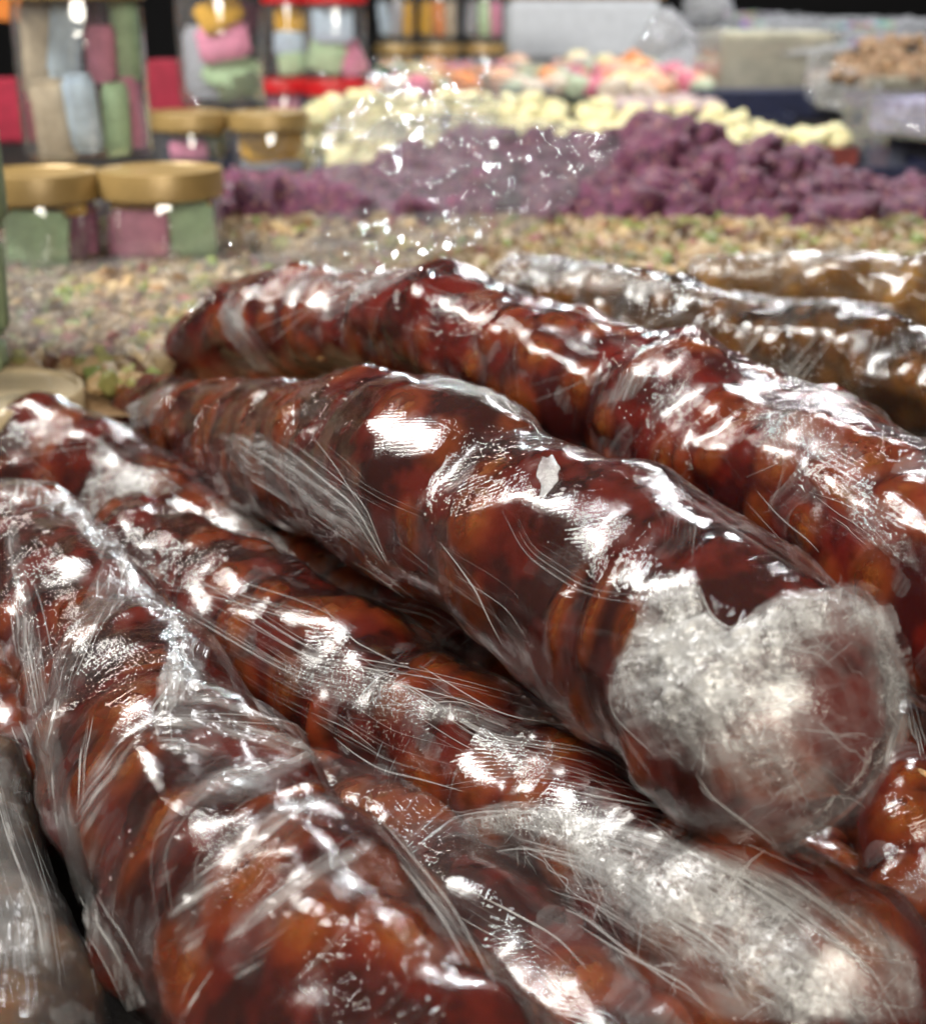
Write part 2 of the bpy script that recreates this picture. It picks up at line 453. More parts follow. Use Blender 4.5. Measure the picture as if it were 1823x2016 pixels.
ROLLS = {}
def make_roll(key, label, group, pts, seed, lumps=(), ds=0.0010, nt=240, jelly=None, film=None, bumpiness=1.0,
              ring_step=0.0125, nut_scale=1.0, nuts_vis=34, close_mm=5.0, end_round=0.9, tilt=0.35, gapbias=0.0):
    rng = random.Random(seed)
    rows = []
    for px, py, rp, d in pts:
        w = W(px, py, d)
        rows.append((w.x, w.y, w.z, rp * d / FP))
    # extend both ends by the local radius so that the rounded ends fit
    Q, s = resample(rows, 0)
    t0 = Q[0, :3] - Q[2, :3]; t0 /= np.linalg.norm(t0); t1 = Q[-1, :3] - Q[-3, :3]; t1 /= np.linalg.norm(t1)
    r0, r1 = Q[0, 3] * end_round, Q[-1, 3] * end_round
    Q = np.vstack([np.r_[Q[0, :3] + t0 * r0, Q[0, 3]], Q, np.r_[Q[-1, :3] + t1 * r1, Q[-1, 3]]])
    s = np.r_[0, np.cumsum(np.linalg.norm(np.diff(Q[:, :3], axis=0), axis=1))]
    L = s[-1]
    # ring positions: even, but crowding at the ends
    nmid = int(L / ds)
    u = np.linspace(0, L, nmid)
    e = np.array([0.0, 0.0001, 0.0006, 0.0012, 0.002, 0.003]) * 0.5
    u = np.unique(np.r_[e, u[1:-1], L - e])
    ns = len(u)
    cen = np.stack([np.interp(u, s, Q[:, k]) for k in range(3)], -1); Rb = np.interp(u, s, Q[:, 3])
    for _ in range(3): cen[1:-1] = (cen[:-2] + cen[1:-1] * 2 + cen[2:]) / 4
    ecap = np.ones(ns)
    q = np.clip(1 - u / r0, 0, 1); ecap *= (1 - q ** 2.3) ** 0.5
    q = np.clip(1 - (L - u) / r1, 0, 1); ecap *= (1 - q ** 2.3) ** 0.5
    tg = np.gradient(cen, u, axis=0); tg /= np.linalg.norm(tg, axis=1)[:, None]
    up = np.array([0, 0, 1.0]); n1 = up - tg * (tg @ up)[:, None]; n1 /= np.linalg.norm(n1, axis=1)[:, None]
    n2 = np.cross(tg, n1)
    th = np.linspace(0, 2 * np.pi, nt, endpoint=False)          # 0 = underside
    dirs = -np.cos(th)[None, :, None] * n1[:, None, :] + np.sin(th)[None, :, None] * n2[:, None, :]
    base = cen[:, None, :] + dirs * (Rb * ecap)[:, None, None]
    # map picture points to (s, theta)
    step = 4
    sub = base[::step, ::step]
    bv = BVHTree.FromPolygons([Vector(v) for v in sub.reshape(-1, 3)], grid_faces(sub.shape[0], sub.shape[1], True).tolist())
    def locate(px, py):
        r = ray(px, py)
        h = bv.ray_cast(CAM, r.normalized())
        if h[0] is None: return None
        p = np.array(h[0]); k = np.argmin(np.sum((base - p) ** 2, -1)); i, j = divmod(int(k), nt)
        return u[i], th[j]
    nuts = []
    for lp in lumps:       # (px, py, size_s mm, size_a mm, height mm, angle, depth mm or None)
        lo = locate(lp[0], lp[1])
        if lo: nuts.append((lo[0], lo[1], lp[2] / 1000, lp[3] / 1000, lp[4] / 1000, lp[5], lp[6]))
    nman = len(nuts)
    x = r0 * 0.3
    Rm = float(np.mean(Rb))
    cand = []
    while x < L - r1 * 0.2:
        k = int(2 * math.pi * Rm / (0.019 * nut_scale))
        ph = rng.uniform(0, 6.28)
        for m in range(k):
            thm = (ph + 2 * math.pi * m / k + rng.uniform(-.2, .2)) % (2 * math.pi)
            ss = x + rng.uniform(-.003, .003)
            if any(abs(ss - n[0]) < n[2] * 1.1 + .003 and abs(((thm - n[1] + math.pi) % (2 * math.pi) - math.pi)) * Rm < n[3] * 1.1 + .004 for n in nuts[:nman]):
                continue
            hgt = rng.uniform(-0.2, 1.0)
            cand.append((ss, thm, rng.uniform(.0050, .0090) * nut_scale, rng.uniform(.0065, .0110) * nut_scale, max(0, hgt) * 0.0040 * bumpiness, tilt + rng.uniform(-.4, .4), None))
        x += ring_step * nut_scale * rng.uniform(.8, 1.2)
    nuts += cand
    r = Rb[:, None] * np.ones(nt)[None, :]
    F = np.zeros((ns, nt)); NUT = np.zeros((ns, nt))
    for i, (ns_, na_, as_, aa_, h, an, dep) in enumerate(nuts):
        mx = max(as_, aa_) * 2.0
        i0, i1 = np.searchsorted(u, ns_ - mx), np.searchsorted(u, ns_ + mx)
        if i1 <= i0: continue
        Rl = max(float(np.interp(ns_, u, Rb * ecap)), 0.006)
        da = ((th - na_ + np.pi) % (2 * np.pi) - np.pi) * Rl
        jj = np.where(np.abs(da) < mx)[0]
        dS = (u[i0:i1] - ns_)[:, None]; dA = da[jj][None, :]
        ca, sa_ = math.cos(an), math.sin(an)
        X = (dS * ca + dA * sa_) / as_; Y = (-dS * sa_ + dA * ca) / aa_
        qq = np.sqrt(X * X + Y * Y)
        b = h * np.exp(-(qq / 0.95) ** 2.6)
        ix = np.ix_(range(i0, i1), jj)
        F[ix] = (np.abs(F[ix]) ** 4 + b ** 4) ** 0.25
        vis = (i < nman and dep is not None) or (i >= nman and h > 0.0010 * bumpiness and rng.random() < .85)
        if vis:
            NUT[ix] = np.maximum(NUT[ix], np.exp(-(qq / 0.88) ** 4) * (1.0 if i < nman else rng.uniform(.45, 1.0)))
    # dips / creases given by negative height lumps are handled here
    for lp in lumps:
        if lp[4] < 0:
            lo = locate(lp[0], lp[1])
            if not lo: continue
            dS = (u - lo[0])[:, None]; dA = (((th - lo[1] + np.pi) % (2 * np.pi) - np.pi) * Rm)[None, :]
            ca, sa_ = math.cos(lp[5]), math.sin(lp[5])
            X = (dS * ca + dA * sa_) / (lp[2] / 1000); Y = (-dS * sa_ + dA * ca) / (lp[3] / 1000)
            F += lp[4] / 1000 * np.exp(-(X * X + Y * Y))
    Bp = base
    low = fbm(Bp[..., 0] * 38, Bp[..., 1] * 38, Bp[..., 2] * 38, 2, seed) - .5
    mid = fbm(Bp[..., 0] * 130, Bp[..., 1] * 130, Bp[..., 2] * 130, 2, seed + 9) - .5
    r = Rb[:, None] * 0.965 + F + low * 0.014 * bumpiness + mid * 0.0014 * bumpiness
    F0 = r.copy()
    rb = r * ecap[:, None]
    body = cen[:, None, :] + dirs * rb[..., None]
    sb = 2                                               # body mesh half the film's density
    rows_ix = np.unique(np.r_[np.arange(0, ns, sb), ns - 1])
    bsub = body[rows_ix][:, ::sb]
    # ---- film: bridges the valleys
    kS = max(2, int(close_mm / 1000 / ds)); kA = max(2, int(close_mm / 1000 / (2 * math.pi * Rm / nt)))
    D = rollmax(rollmax(r, kS, 0, False), kA, 1, True)
    Cc = -rollmax(rollmax(-D, kS, 0, False), kA, 1, True)
    Cb = blur(blur(Cc, max(1, kS // 3), 0, False), max(1, kA // 3), 1, True)
    rf = np.maximum(r, Cb) + 0.00035
    gap = (rf - r - 0.00035) * 1000 + gapbias
    S = u[:, None] * np.ones(nt)[None, :]; A = th[None, :] * Rm * np.ones(ns)[:, None]
    cw, sw = math.cos(film['ang']), math.sin(film['ang'])
    # big wrinkle ridges, running along the stretch direction
    wx = S + 0.012 * (fbm(S * 40, A * 40, S * 0 + seed, 2, seed + 3) - .5); wy = A + 0.012 * (fbm(S * 40, A * 40, S * 0 + seed + 5, 2, seed + 4) - .5)
    U_ = wx * cw - wy * sw; V_ = wx * sw + wy * cw
    rd = ridged(U_ * 30, V_ * 330, S * 0, 2, seed + 21)
    msk = sstep(.45, .62, fbm(S * 45, A * 45, S * 0, 2, seed + 31))
    rf = rf + 0.00045 * film.get('ridge', 1.0) * rd ** 3 * (0.15 + msk)
    rfe = rf * ecap[:, None]
    filmV = cen[:, None, :] + dirs * rfe[..., None]
    c0 = cen.mean(0)
    root = empty('walnut_roll', (0, 0, 0), label, 'walnut roll', group)
    root.location = Vector((float(c0[0]), float(c0[1]), float((cen[:, 2] - Rb).min())))
    off = np.array(root.location)
    me = mesh_np('jelly_body', bsub.reshape(-1, 3) - off, grid_faces(bsub.shape[0], bsub.shape[1], True))
    nn = NUT[rows_ix][:, ::sb].reshape(-1)
    attr_vec(me, 'nut', np.stack([nn, nn, nn], -1))
    link('jelly_body', me, jelly, root)
    fv = np.vstack([filmV.reshape(-1, 3)])
    mf = mesh_np('plastic_wrap', fv - off, grid_faces(ns, nt, True))
    attr_vec(mf, 'sag', np.stack([S, A, gap], -1).reshape(-1, 3))
    fo = link('plastic_wrap', mf, film['mat'], root)
    # ---- walnut pieces
    cnt = 0
    order = list(range(nman)) + sorted(range(nman, len(nuts)), key=lambda i: -nuts[i][4])
    for i in order:
        ns_, na_, as_, aa_, h, an, dep = nuts[i]
        if h < 0: continue
        if i < nman and dep is None: continue
        k = int(np.clip(np.searchsorted(u, ns_), 0, ns - 1)); j = int(round(na_ / (2 * np.pi) * nt)) % nt
        if NUT[k, j] < .6: continue
        p = body[k, j]; dr = dirs[k, j]
        if i >= nman and (ns_ < r0 * 1.1 or ns_ > L - r1 * 1.1): continue
        view = np.array(CAM) - p
        if np.dot(view / np.linalg.norm(view), dr) < -0.05 and i >= nman: continue
        if i >= nman and cnt >= nuts_vis * 2: continue
        cnt += 1
        Nn = Vector(dr); Ts = Vector(tg[k]); Ta = Nn.cross(Ts).normalized(); 
        ta_ = Vector(np.cross(tg[k], dr)) * -1
        ca, sa_ = math.cos(an), math.sin(an)
        # direction of +theta
        dth = Vector(np.sin(th[j]) * n1[k] + np.cos(th[j]) * n2[k])
        X = (Ts * ca + dth * sa_).normalized(); Y = Nn.cross(X).normalized()
        rad = 0.62 * min(as_, aa_)
        depth = (0.0010 if dep is None else 0.0009 + .5 * dep / 1000)
        cpos = Vector(p) - Nn * (rad + depth)
        as_ = min(as_, .0085); aa_ = min(aa_, .0085)
        mat = Matrix((( X.x * as_ * .9, Y.x * aa_ * .9, Nn.x * rad, cpos.x), (X.y * as_ * .9, Y.y * aa_ * .9, Nn.y * rad, cpos.y),
                      (X.z * as_ * .9, Y.z * aa_ * .9, Nn.z * rad, cpos.z), (0, 0, 0, 1)))
        o = link('walnut_piece', WAL[rng.randrange(len(WAL))], None, root)
        o.matrix_basis = Matrix.Translation(-root.location) @ mat
    fbv = BVHTree.FromPolygons([Vector(v) for v in filmV[:, ::2].reshape(-1, 3)], grid_faces(ns, len(range(0, nt, 2)), True).tolist())
    ROLLS[key] = dict(root=root, bvh=fbv, off=off, film=fo)
    return root

# ------------------------------------------------------------------ strands and bunches laid on a roll's film
def tube_faces(npt, base):
    f = []
    for i in range(npt - 1):
        for k in range(3):
            a = base + i * 3 + k; b = base + i * 3 + (k + 1) % 3
            f.append((a, b, b + 3, a + 3))
    return f
def strands(key, specs, mat, name='film_crease_sheen', seed=1):
    """specs: (polyline [(px,py)..], count, spread px, width mm, lift mm, jitter). Each becomes thin creases and drawn-in highlights lying on the film."""
    rng = random.Random(seed); R = ROLLS[key]; V = []; Fc = []
    for poly, count, spread, wmm, lift, jit in specs:
        P = np.array(poly, float)
        if lift > 1.3: count = int(count * .35)
        elif count > 12: count = int(count * .22)
        for c in range(count):
            t0 = rng.uniform(0, .45) if count > 3 else 0; t1 = rng.uniform(max(t0 + .2, .55), 1.0) if count > 3 else 1.0
            s0, s1 = spread if isinstance(spread, tuple) else (spread, spread)
            gq = rng.gauss(0, 1); off0 = gq * s0 + rng.gauss(0, s0 * .12); off1 = gq * s1 + rng.gauss(0, s1 * .12)
            jit_ = jit * .45
            n = 26
            ts = np.linspace(t0, t1, n) * (len(P) - 1)
            i = np.clip(ts.astype(int), 0, len(P) - 2); f = ts - i
            q = P[i] * (1 - f)[:, None] + P[i + 1] * f[:, None]
            for _ in range(3): q[1:-1] = (q[:-2] + 2 * q[1:-1] + q[2:]) / 4
            d = np.gradient(q, axis=0); nrm = np.stack([-d[:, 1], d[:, 0]], -1); nrm /= np.linalg.norm(nrm, axis=1)[:, None] + 1e-9
            w = np.linspace(0, 1, n); ph = rng.uniform(0, 6.28)
            q = q + nrm * (off0 * (1 - w) + off1 * w + jit_ * np.sin(ph + w * rng.uniform(2, 6)) + rng.gauss(0, jit_ * .3))[:, None]
            pts = []
            for a, b in q:
                h = R['bvh'].ray_cast(CAM, ray(a, b).normalized())
                if h[0] is None:
                    if len(pts) > 4: break
                    pts = []; continue
                nn_ = h[1] if h[1].dot(CAM - h[0]) > 0 else -h[1]
                p = h[0] + nn_ * (lift / 1000)
                if pts and (p - pts[-1][0]).length > 0.012: break
                pts.append((p, nn_))
            if len(pts) < 5: continue
            X = np.array([p[0][:] for p in pts]); N = np.array([p[1][:] for p in pts])
            for _ in range(4): X[1:-1] = (X[:-2] + 2 * X[1:-1] + X[2:]) / 4
            for _ in range(4): N[1:-1] = (N[:-2] + 2 * N[1:-1] + N[2:]) / 4
            T_ = np.gradient(X, axis=0); T_ /= np.linalg.norm(T_, axis=1)[:, None] + 1e-12
            B = np.cross(N, T_); B /= np.linalg.norm(B, axis=1)[:, None] + 1e-12
            m = len(X); ww = np.linspace(0, 1, m)
            wd = wmm / 1000 * .62 * rng.choice((.3, .4, .5, .8, 1.8, 3.6)) * np.sin(np.pi * np.clip(ww * .96 + .02, 0, 1)) ** .6
            b0 = len(V)
            for k in range(m):
                V.append(X[k] + B[k] * wd[k]); V.append(X[k] + N[k] * wd[k] * .9); V.append(X[k] - B[k] * wd[k])
            Fc += tube_faces(m, b0)
    if not V: return
    me = mesh_np(name, np.array(V) - R['off'], np.array(Fc))
    o = link(name, me, mat, R['root']); o['kind'] = 'stuff'
    return o

def inpoly(P, x, y):
    c = np.zeros(x.shape, bool); n = len(P)
    for i in range(n):
        x1, y1 = P[i]; x2, y2 = P[(i + 1) % n]
        m = ((y1 > y) != (y2 > y)) & (x < (x2 - x1) * (y - y1) / (y2 - y1 + 1e-9) + x1)
        c ^= m
    return c
def polydist(P, x, y):
    d = np.full(x.shape, 1e9); n = len(P)
    for i in range(n):
        a = np.array(P[i], float); b = np.array(P[(i + 1) % n], float); ab = b - a
        t = np.clip(((x - a[0]) * ab[0] + (y - a[1]) * ab[1]) / (ab @ ab + 1e-9), 0, 1)
        d = np.minimum(d, np.hypot(x - a[0] - t * ab[0], y - a[1] - t * ab[1]))
    return d
def density(gs, X, Y):
    """sum of soft blobs (cx, cy, rx, ry, angle deg, weight)"""
    D = np.zeros(np.shape(X))
    for cx, cy, rx, ry, an, w in gs:
        a = math.radians(an); dx, dy = X - cx, Y - cy
        u_ = dx * math.cos(a) + dy * math.sin(a); v_ = -dx * math.sin(a) + dy * math.cos(a)
        D = D + w * np.exp(-(u_ / rx) ** 2 - (v_ / ry) ** 2)
    return np.clip(D, 0, 1.6)
def fibres(key, poly, gs, n, length, wmm, lift, mat, seed, base_ang=(0.6, 2.0, -0.5), curl=.05, name='film_fibres', fol=0.0):
    """fine white threads of crushed film, following a swirling direction over the roll"""
    rng = random.Random(seed); R = ROLLS[key]; xs = [p[0] for p in poly]; ys = [p[1] for p in poly]; V = []; Fc = []
    m = n * 6
    X = np.array([rng.uniform(min(xs), max(xs)) for _ in range(m)]); Y = np.array([rng.uniform(min(ys), max(ys)) for _ in range(m)])
    ok = inpoly(poly, X, Y); Dn = density(gs, X, Y) * ok
    cl = vnoise(X / 26.0, Y / 26.0, X * 0, seed) ; cl2 = vnoise(X / 60.0 + 9, Y / 60.0, X * 0, seed + 2); Dn = Dn * sstep(.46, .66, cl * .6 + cl2 * .4) * 1.6
    got = 0
    for k in range(m):
        if got >= n: break
        if rng.random() > Dn[k]: continue
        x, y = X[k], Y[k]; got += 1
        ang = rng.choice(base_ang) + rng.gauss(0, .25) + 2.2 * (float(vnoise(np.array([x / 120.0]), np.array([y / 120.0]), np.array([0.0]), seed + 5)[0]) - .5)
        L = length * rng.choice((.3, .5, .8, 1.3)); ns_ = 9; stp = L / ns_; cv = rng.gauss(0, curl); pts = []
        lf = rng.uniform(*lift)
        for i in range(ns_):
            h = R['bvh'].ray_cast(CAM, ray(x, y).normalized())
            if h[0] is None: break
            nn_ = h[1] if h[1].dot(CAM - h[0]) > 0 else -h[1]
            p = h[0] + nn_ * (lf * (1 + .35 * math.sin(i * 1.3 + k)) / 1000)
            if pts and (p - pts[-1][0]).length > .012: break
            pts.append((p, nn_)); ang += cv + rng.gauss(0, .04)
            x += math.cos(ang) * stp; y += math.sin(ang) * stp
            if not inpoly(poly, np.array([x]), np.array([y]))[0]: break
        if len(pts) < 4: continue
        Xp = np.array([p[0][:] for p in pts]); N = np.array([p[1][:] for p in pts])
        T_ = np.gradient(Xp, axis=0); T_ /= np.linalg.norm(T_, axis=1)[:, None] + 1e-12
        B = np.cross(N, T_); B /= np.linalg.norm(B, axis=1)[:, None] + 1e-12
        mm = len(Xp); wd = wmm / 1000 * rng.choice((.4, .6, .8, 1.0, 2.0)) * np.sin(np.pi * np.linspace(.04, .96, mm)) ** .5
        b0 = len(V)
        for i in range(mm):
            V.append(Xp[i] + B[i] * wd[i]); V.append(Xp[i] + N[i] * wd[i]); V.append(Xp[i] - B[i] * wd[i])
        Fc += tube_faces(mm, b0)
    me = mesh_np(name, np.array(V) - R['off'], np.array(Fc)); o = link(name, me, mat, R['root']); o['kind'] = 'stuff'
    return o
def bunch(key, poly, mat, lift=0.6, amp=2.0, seed=5, step=4.0, edge=14.0, layers=2, name='bunched_film', freq=130, core=None, dens=None):
    """crumpled sheet of film lying on the roll inside an outline"""
    R = ROLLS[key]; xs = [p[0] for p in poly]; ys = [p[1] for p in poly]
    gx = np.arange(min(xs) - step, max(xs) + step, step); gy = np.arange(min(ys) - step, max(ys) + step, step)
    X, Y = np.meshgrid(gx, gy, indexing='ij'); ins = inpoly(poly, X, Y); dd = polydist(poly, X, Y)
    P = np.full(X.shape + (3,), np.nan); N = np.zeros(X.shape + (3,))
    for i in range(X.shape[0]):
        for j in range(X.shape[1]):
            if not ins[i, j]: continue
            h = R['bvh'].ray_cast(CAM, ray(X[i, j], Y[i, j]).normalized())
            if h[0] is None: continue
            n_ = h[1] if h[1].dot(CAM - h[0]) > 0 else -h[1]
            P[i, j] = h[0][:]; N[i, j] = n_[:]
    ok = ~np.isnan(P[..., 0])
    Va = []; Fa = []; Ea = []; b0 = 0
    # smooth normals
    Ns = N.copy()
    for _ in range(6):
        Ns = blur(blur(Ns, 1, 0, False), 1, 1, False)
    Ns /= np.linalg.norm(Ns, axis=-1)[..., None] + 1e-9
    for ly in range(layers):
        sd = seed + 13 * ly
        q = np.nan_to_num(P)
        r1 = ridged(q[..., 0] * freq, q[..., 1] * freq, q[..., 2] * freq, 4, sd)
        r2 = fbm(q[..., 0] * freq * .35, q[..., 1] * freq * .35, q[..., 2] * freq * .35, 2, sd + 7)
        e = np.clip(dd / edge, 0, 1)
        if core is not None:
            e = e * np.clip(1.25 - np.hypot((X - core[0]) / core[2], (Y - core[1]) / core[3]), 0.12, 1)
        if dens is not None: e = e * density(dens, X, Y)
        r3 = ridged(q[..., 0] * freq * .42 + 7, q[..., 1] * freq * .42, q[..., 2] * freq * .42, 3, sd + 5)
        h = (lift + ly * 0.45 + amp * (r1 * .45 + r3 * 1.3 + r2 * .6 - .75) * (0.3 + 0.7 * np.clip(e, 0, 1))) / 1000
        q = q + Ns * np.maximum(h, 0.0002)[..., None]
        idx = np.full(X.shape, -1); idx[ok] = np.arange(ok.sum()) + b0
        a, b, c, d = idx[:-1, :-1], idx[1:, :-1], idx[1:, 1:], idx[:-1, 1:]
        good = (a >= 0) & (b >= 0) & (c >= 0) & (d >= 0)
        # no faces over depth jumps
        pa, pc = q[:-1, :-1], q[1:, 1:]
        good &= np.linalg.norm(pa - pc, axis=-1) < 0.012
        f = np.stack([a[good], b[good], c[good], d[good]], -1)
        Va.append(q[ok]); Fa.append(f); Ea.append(e[ok]); b0 += int(ok.sum())
    me = mesh_np(name, np.vstack(Va) - R['off'], np.vstack(Fa))
    at = me.attributes.new('edge', 'FLOAT', 'POINT'); at.data.foreach_set('value', np.concatenate(Ea).astype(np.float32))
    return link(name, me, mat, R['root'])
#@@ROLLS@@
# ------------------------------------------------------------------ the wrapped rolls
DARK = (0.030, 0.006, 0.005, 1); MID = (0.100, 0.010, 0.006, 1); TINT = (0.27, 0.056, 0.015, 1)
J1 = jelly_mat(DARK, MID, TINT, 1)
J2 = jelly_mat((0.042, 0.005, 0.005, 1), (0.125, 0.009, 0.006, 1), TINT, 2)
J3 = jelly_mat((0.020, 0.009, 0.005, 1), (0.045, 0.018, 0.006, 1), (0.17, 0.065, 0.012, 1), 3)
J4 = jelly_mat((0.10, 0.045, 0.010, 1), (0.18, 0.085, 0.016, 1), (0.36, 0.19, 0.035, 1), 4)
GR = 'plastic wrapped walnut rolls piled on the stall'
def FM(seed, ang, **k):
    rg = k.pop('ridge', 1.0)
    return dict(ang=ang, ridge=rg, mat=film_mat(seed, ang, **k))

make_roll('A', 'large wrapped walnut roll across the middle, near end bunched in white film', GR,
          [(292, 830, 84, .67), (420, 855, 106, .63), (600, 893, 150, .54), (760, 925, 185, .475), (880, 962, 216, .43), (985, 1030, 208, .405), (1090, 1080, 226, .385), (1240, 1190, 246, .36), (1380, 1290, 264, .34), (1490, 1400, 276, .325)],
          11, lumps=[(1090, 1230, 3.2, 15, 1.6, .1, .3), (1160, 1215, 2.6, 13, 1.4, .1, .5), (1235, 1240, 4, 8, 1.2, .2, .3), (950, 900, 6, 9, 1.5, .3, .6), (790, 800, 6, 8, 1.2, 0, .6),
                     (930, 1010, 8, 12, 1.0, .3, .9), (1100, 940, 18, 22, 2.0, .2, None), (1250, 1020, 26, 16, 1.6, 0.2, None), (1450, 1080, 16, 18, 1.6, 0, None), (800, 1040, 5, 8, 1.2, 0.4, .2),
                     (480, 800, 4, 14, 1.4, .2, .7), (560, 790, 3.5, 14, 1.4, .25, .6), (400, 830, 4, 12, 1.3, .2, .7), (1010, 850, 5, 9, -3.5, 0.6, None), (1320, 1100, 3, 12, -2.0, .2, None), (700, 800, 20, 22, 1.5, 0, None)],
          ds=.0008, nt=300, jelly=J1, film=FM(1, 1.15, milk=.25, lines=.4), bumpiness=.62, nuts_vis=30, close_mm=6)
make_roll('B', 'dark red wrapped roll just behind the middle one, leaving at the right edge', GR,
          [(430, 690, 100, .72), (520, 655, 122, .70), (640, 632, 112, .67), (740, 640, 106, .64), (850, 640, 122, .61), (980, 690, 130, .58), (1120, 745, 140, .55), (1260, 800, 154, .53), (1360, 850, 178, .505), (1520, 920, 185, .475), (1680, 1010, 205, .44), (1850, 1120, 225, .41), (2000, 1230, 240, .39)],
          23, lumps=[(1180, 830, 7, 8, 2.2, 0, .1), (1375, 690, 9, 7, 2.2, .3, .3), (1520, 720, 10, 6, 2, .3, .7), (1570, 1040, 8, 8, 2.4, 0, .0), (1640, 950, 5, 14, 2.2, 1.4, .0), (1700, 1150, 7, 12, 2, 0.2, .3), (740, 690, 4, 14, 1.6, 0, .2),
                     (850, 560, 10, 16, 2.5, 0, None), (575, 650, 4, 16, 2, .2, .5), (480, 620, 4, 16, 1.2, .2, .6), (920, 720, 6, 8, 1.6, .2, .4), (1050, 690, 8, 8, 1.6, .2, .9), (1700, 870, 14, 12, 1.8, 0, 1.5), (740, 600, 4, 22, -3, 0, None)],
          ds=.0009, nt=280, jelly=J2, film=FM(2, 1.9, milk=.7, lines=.8, wr=1.3), bumpiness=.72, nuts_vis=40, close_mm=6)
make_roll('C', 'blackish brown wrapped roll third from the front along the right, creased film over it', GR,
          [(1020, 558, 58, .79), (1130, 590, 78, .77), (1300, 640, 92, .735), (1500, 690, 104, .70), (1700, 730, 116, .66), (1900, 790, 124, .62)],
          37, ds=.0013, nt=180, jelly=J3, film=FM(3, .9, milk=.4, lines=.8, wr=1.6, ridge=1.4), bumpiness=.8, nuts_vis=30, close_mm=7)
make_roll('D', 'light amber wrapped roll farthest back at the right edge', GR,
          [(1390, 548, 46, .845), (1520, 550, 55, .83), (1680, 556, 62, .81), (1900, 582, 74, .78)],
          41, ds=.0015, nt=150, jelly=J4, film=FM(4, 1.3, milk=.5, lines=.8, haze=.03, wr=1.3), bumpiness=.9, nuts_vis=20, close_mm=8)
make_roll('E', 'wrapped roll in the lower layer, wedged between the middle roll and its left neighbour', GR,
          [(-40, 930, 125, .66), (60, 905, 122, .64), (180, 940, 118, .62), (320, 1020, 112, .60), (500, 1110, 120, .575), (700, 1210, 135, .53), (950, 1330, 150, .49), (1200, 1460, 165, .455)],
          53, lumps=[(60, 800, 12, 12, 1.5, 0, None), (90, 960, 6, 10, 1.5, .3, .8)],
          ds=.001, nt=220, jelly=J1, film=FM(5, 1.5, milk=.7, lines=1.2, wr=1.2), bumpiness=.8, nuts_vis=36, close_mm=8)
make_roll('F', 'long wrapped roll left of the middle one, its near half smothered in white wrinkled film', GR,
          [(275, 1085, 112, .535), (400, 1160, 130, .50), (560, 1270, 150, .465), (760, 1410, 168, .43), (950, 1520, 178, .40), (1120, 1640, 190, .375), (1300, 1760, 208, .35), (1480, 1870, 232, .325), (1600, 1950, 240, .315)],
          67, lumps=[(300, 1010, 18, 18, 2.0, 0, None), (560, 1350, 8, 10, 1.8, 0, .5), (830, 1550, 10, 9, 1.8, 0, .8), (1100, 1690, 8, 8, 1.8, 0, .6), (440, 1130, 7, 9, 1.4, 0, 1.0), (640, 1200, 14, 12, 1.5, 0, 1.3), (1700, 1820, 12, 16, 1.5, .3, .7)],
          ds=.0008, nt=280, jelly=J1, film=FM(6, 1.25, milk=.6, lines=1.5, wr=1.2), bumpiness=.75, nuts_vis=34, close_mm=6)
make_roll('G', 'big wrapped roll at the lower left, bent film folds over its ridged orange brown lumps', GR,
          [(40, 1085, 128, .53), (130, 1200, 160, .475), (240, 1370, 195, .425), (340, 1560, 235, .37), (450, 1720, 265, .335), (590, 1910, 300, .305), (740, 2110, 325, .285), (880, 2300, 335, .275)],
          79, lumps=[(90, 1050, 20, 20, 2.0, 0, None), (180, 1500, 4, 16, 2.2, .2, .2), (330, 1600, 5, 20, 2.4, .2, .5), (600, 1560, 3, 18, 2, .3, -.1), (600, 1810, 8, 9, 2.2, 0, .4), (780, 1830, 8, 9, 2.2, 0, .4), (500, 1700, 6, 18, 2.0, .2, 1.0),
                     (150, 1180, 14, 12, 1.5, 0, 1.5), (330, 1900, 9, 9, 1.6, 0, .7), (250, 1390, 9, 12, 1.8, 0, .5), (300, 1250, 8, 30, -3, 0, None)],
          ds=.0009, nt=280, jelly=J1, film=FM(7, 1.45, milk=.35, lines=.7, wr=1.3, ridge=1.3), bumpiness=.85, nuts_vis=30, close_mm=6)
make_roll('H', 'wrapped roll running off the left edge, white stretched film strands down its side', GR,
          [(-190, 1120, 130, .53), (-110, 1250, 150, .49), (-40, 1400, 165, .45), (10, 1560, 170, .42)],
          83, ds=.0011, nt=200, jelly=J2, film=FM(8, 1.0, milk=1.2, lines=1.2, wr=1.2), bumpiness=.9, nuts_vis=20, close_mm=6)
make_roll('I', 'roll in the bottom left corner hidden under cloudy grey film', GR,
          [(-70, 1560, 120, .40), (-50, 1750, 150, .36), (0, 1950, 175, .32), (40, 2120, 190, .30)],
          91, ds=.0011, nt=200, jelly=J3, film=FM(9, .2, milk=1.0, lines=1.0, haze=.07, wr=1.0), bumpiness=.5, nuts_vis=14, close_mm=9)
make_roll('K', 'dark wrapped roll low between the two front rolls, leaving at the bottom edge', GR,
          [(640, 1560, 120, .42), (800, 1690, 150, .39), (960, 1840, 185, .36), (1120, 1990, 210, .335), (1260, 2140, 225, .315)],
          97, lumps=[(1150, 1920, 9, 9, 2.2, 0, .3), (960, 1770, 20, 18, 1.5, 0, None), (1060, 2000, 8, 8, 2, 0, .6)],
          ds=.001, nt=220, jelly=J1, film=FM(10, 1.3, milk=.7, lines=.9, haze=.03), bumpiness=.8, nuts_vis=22, close_mm=7)
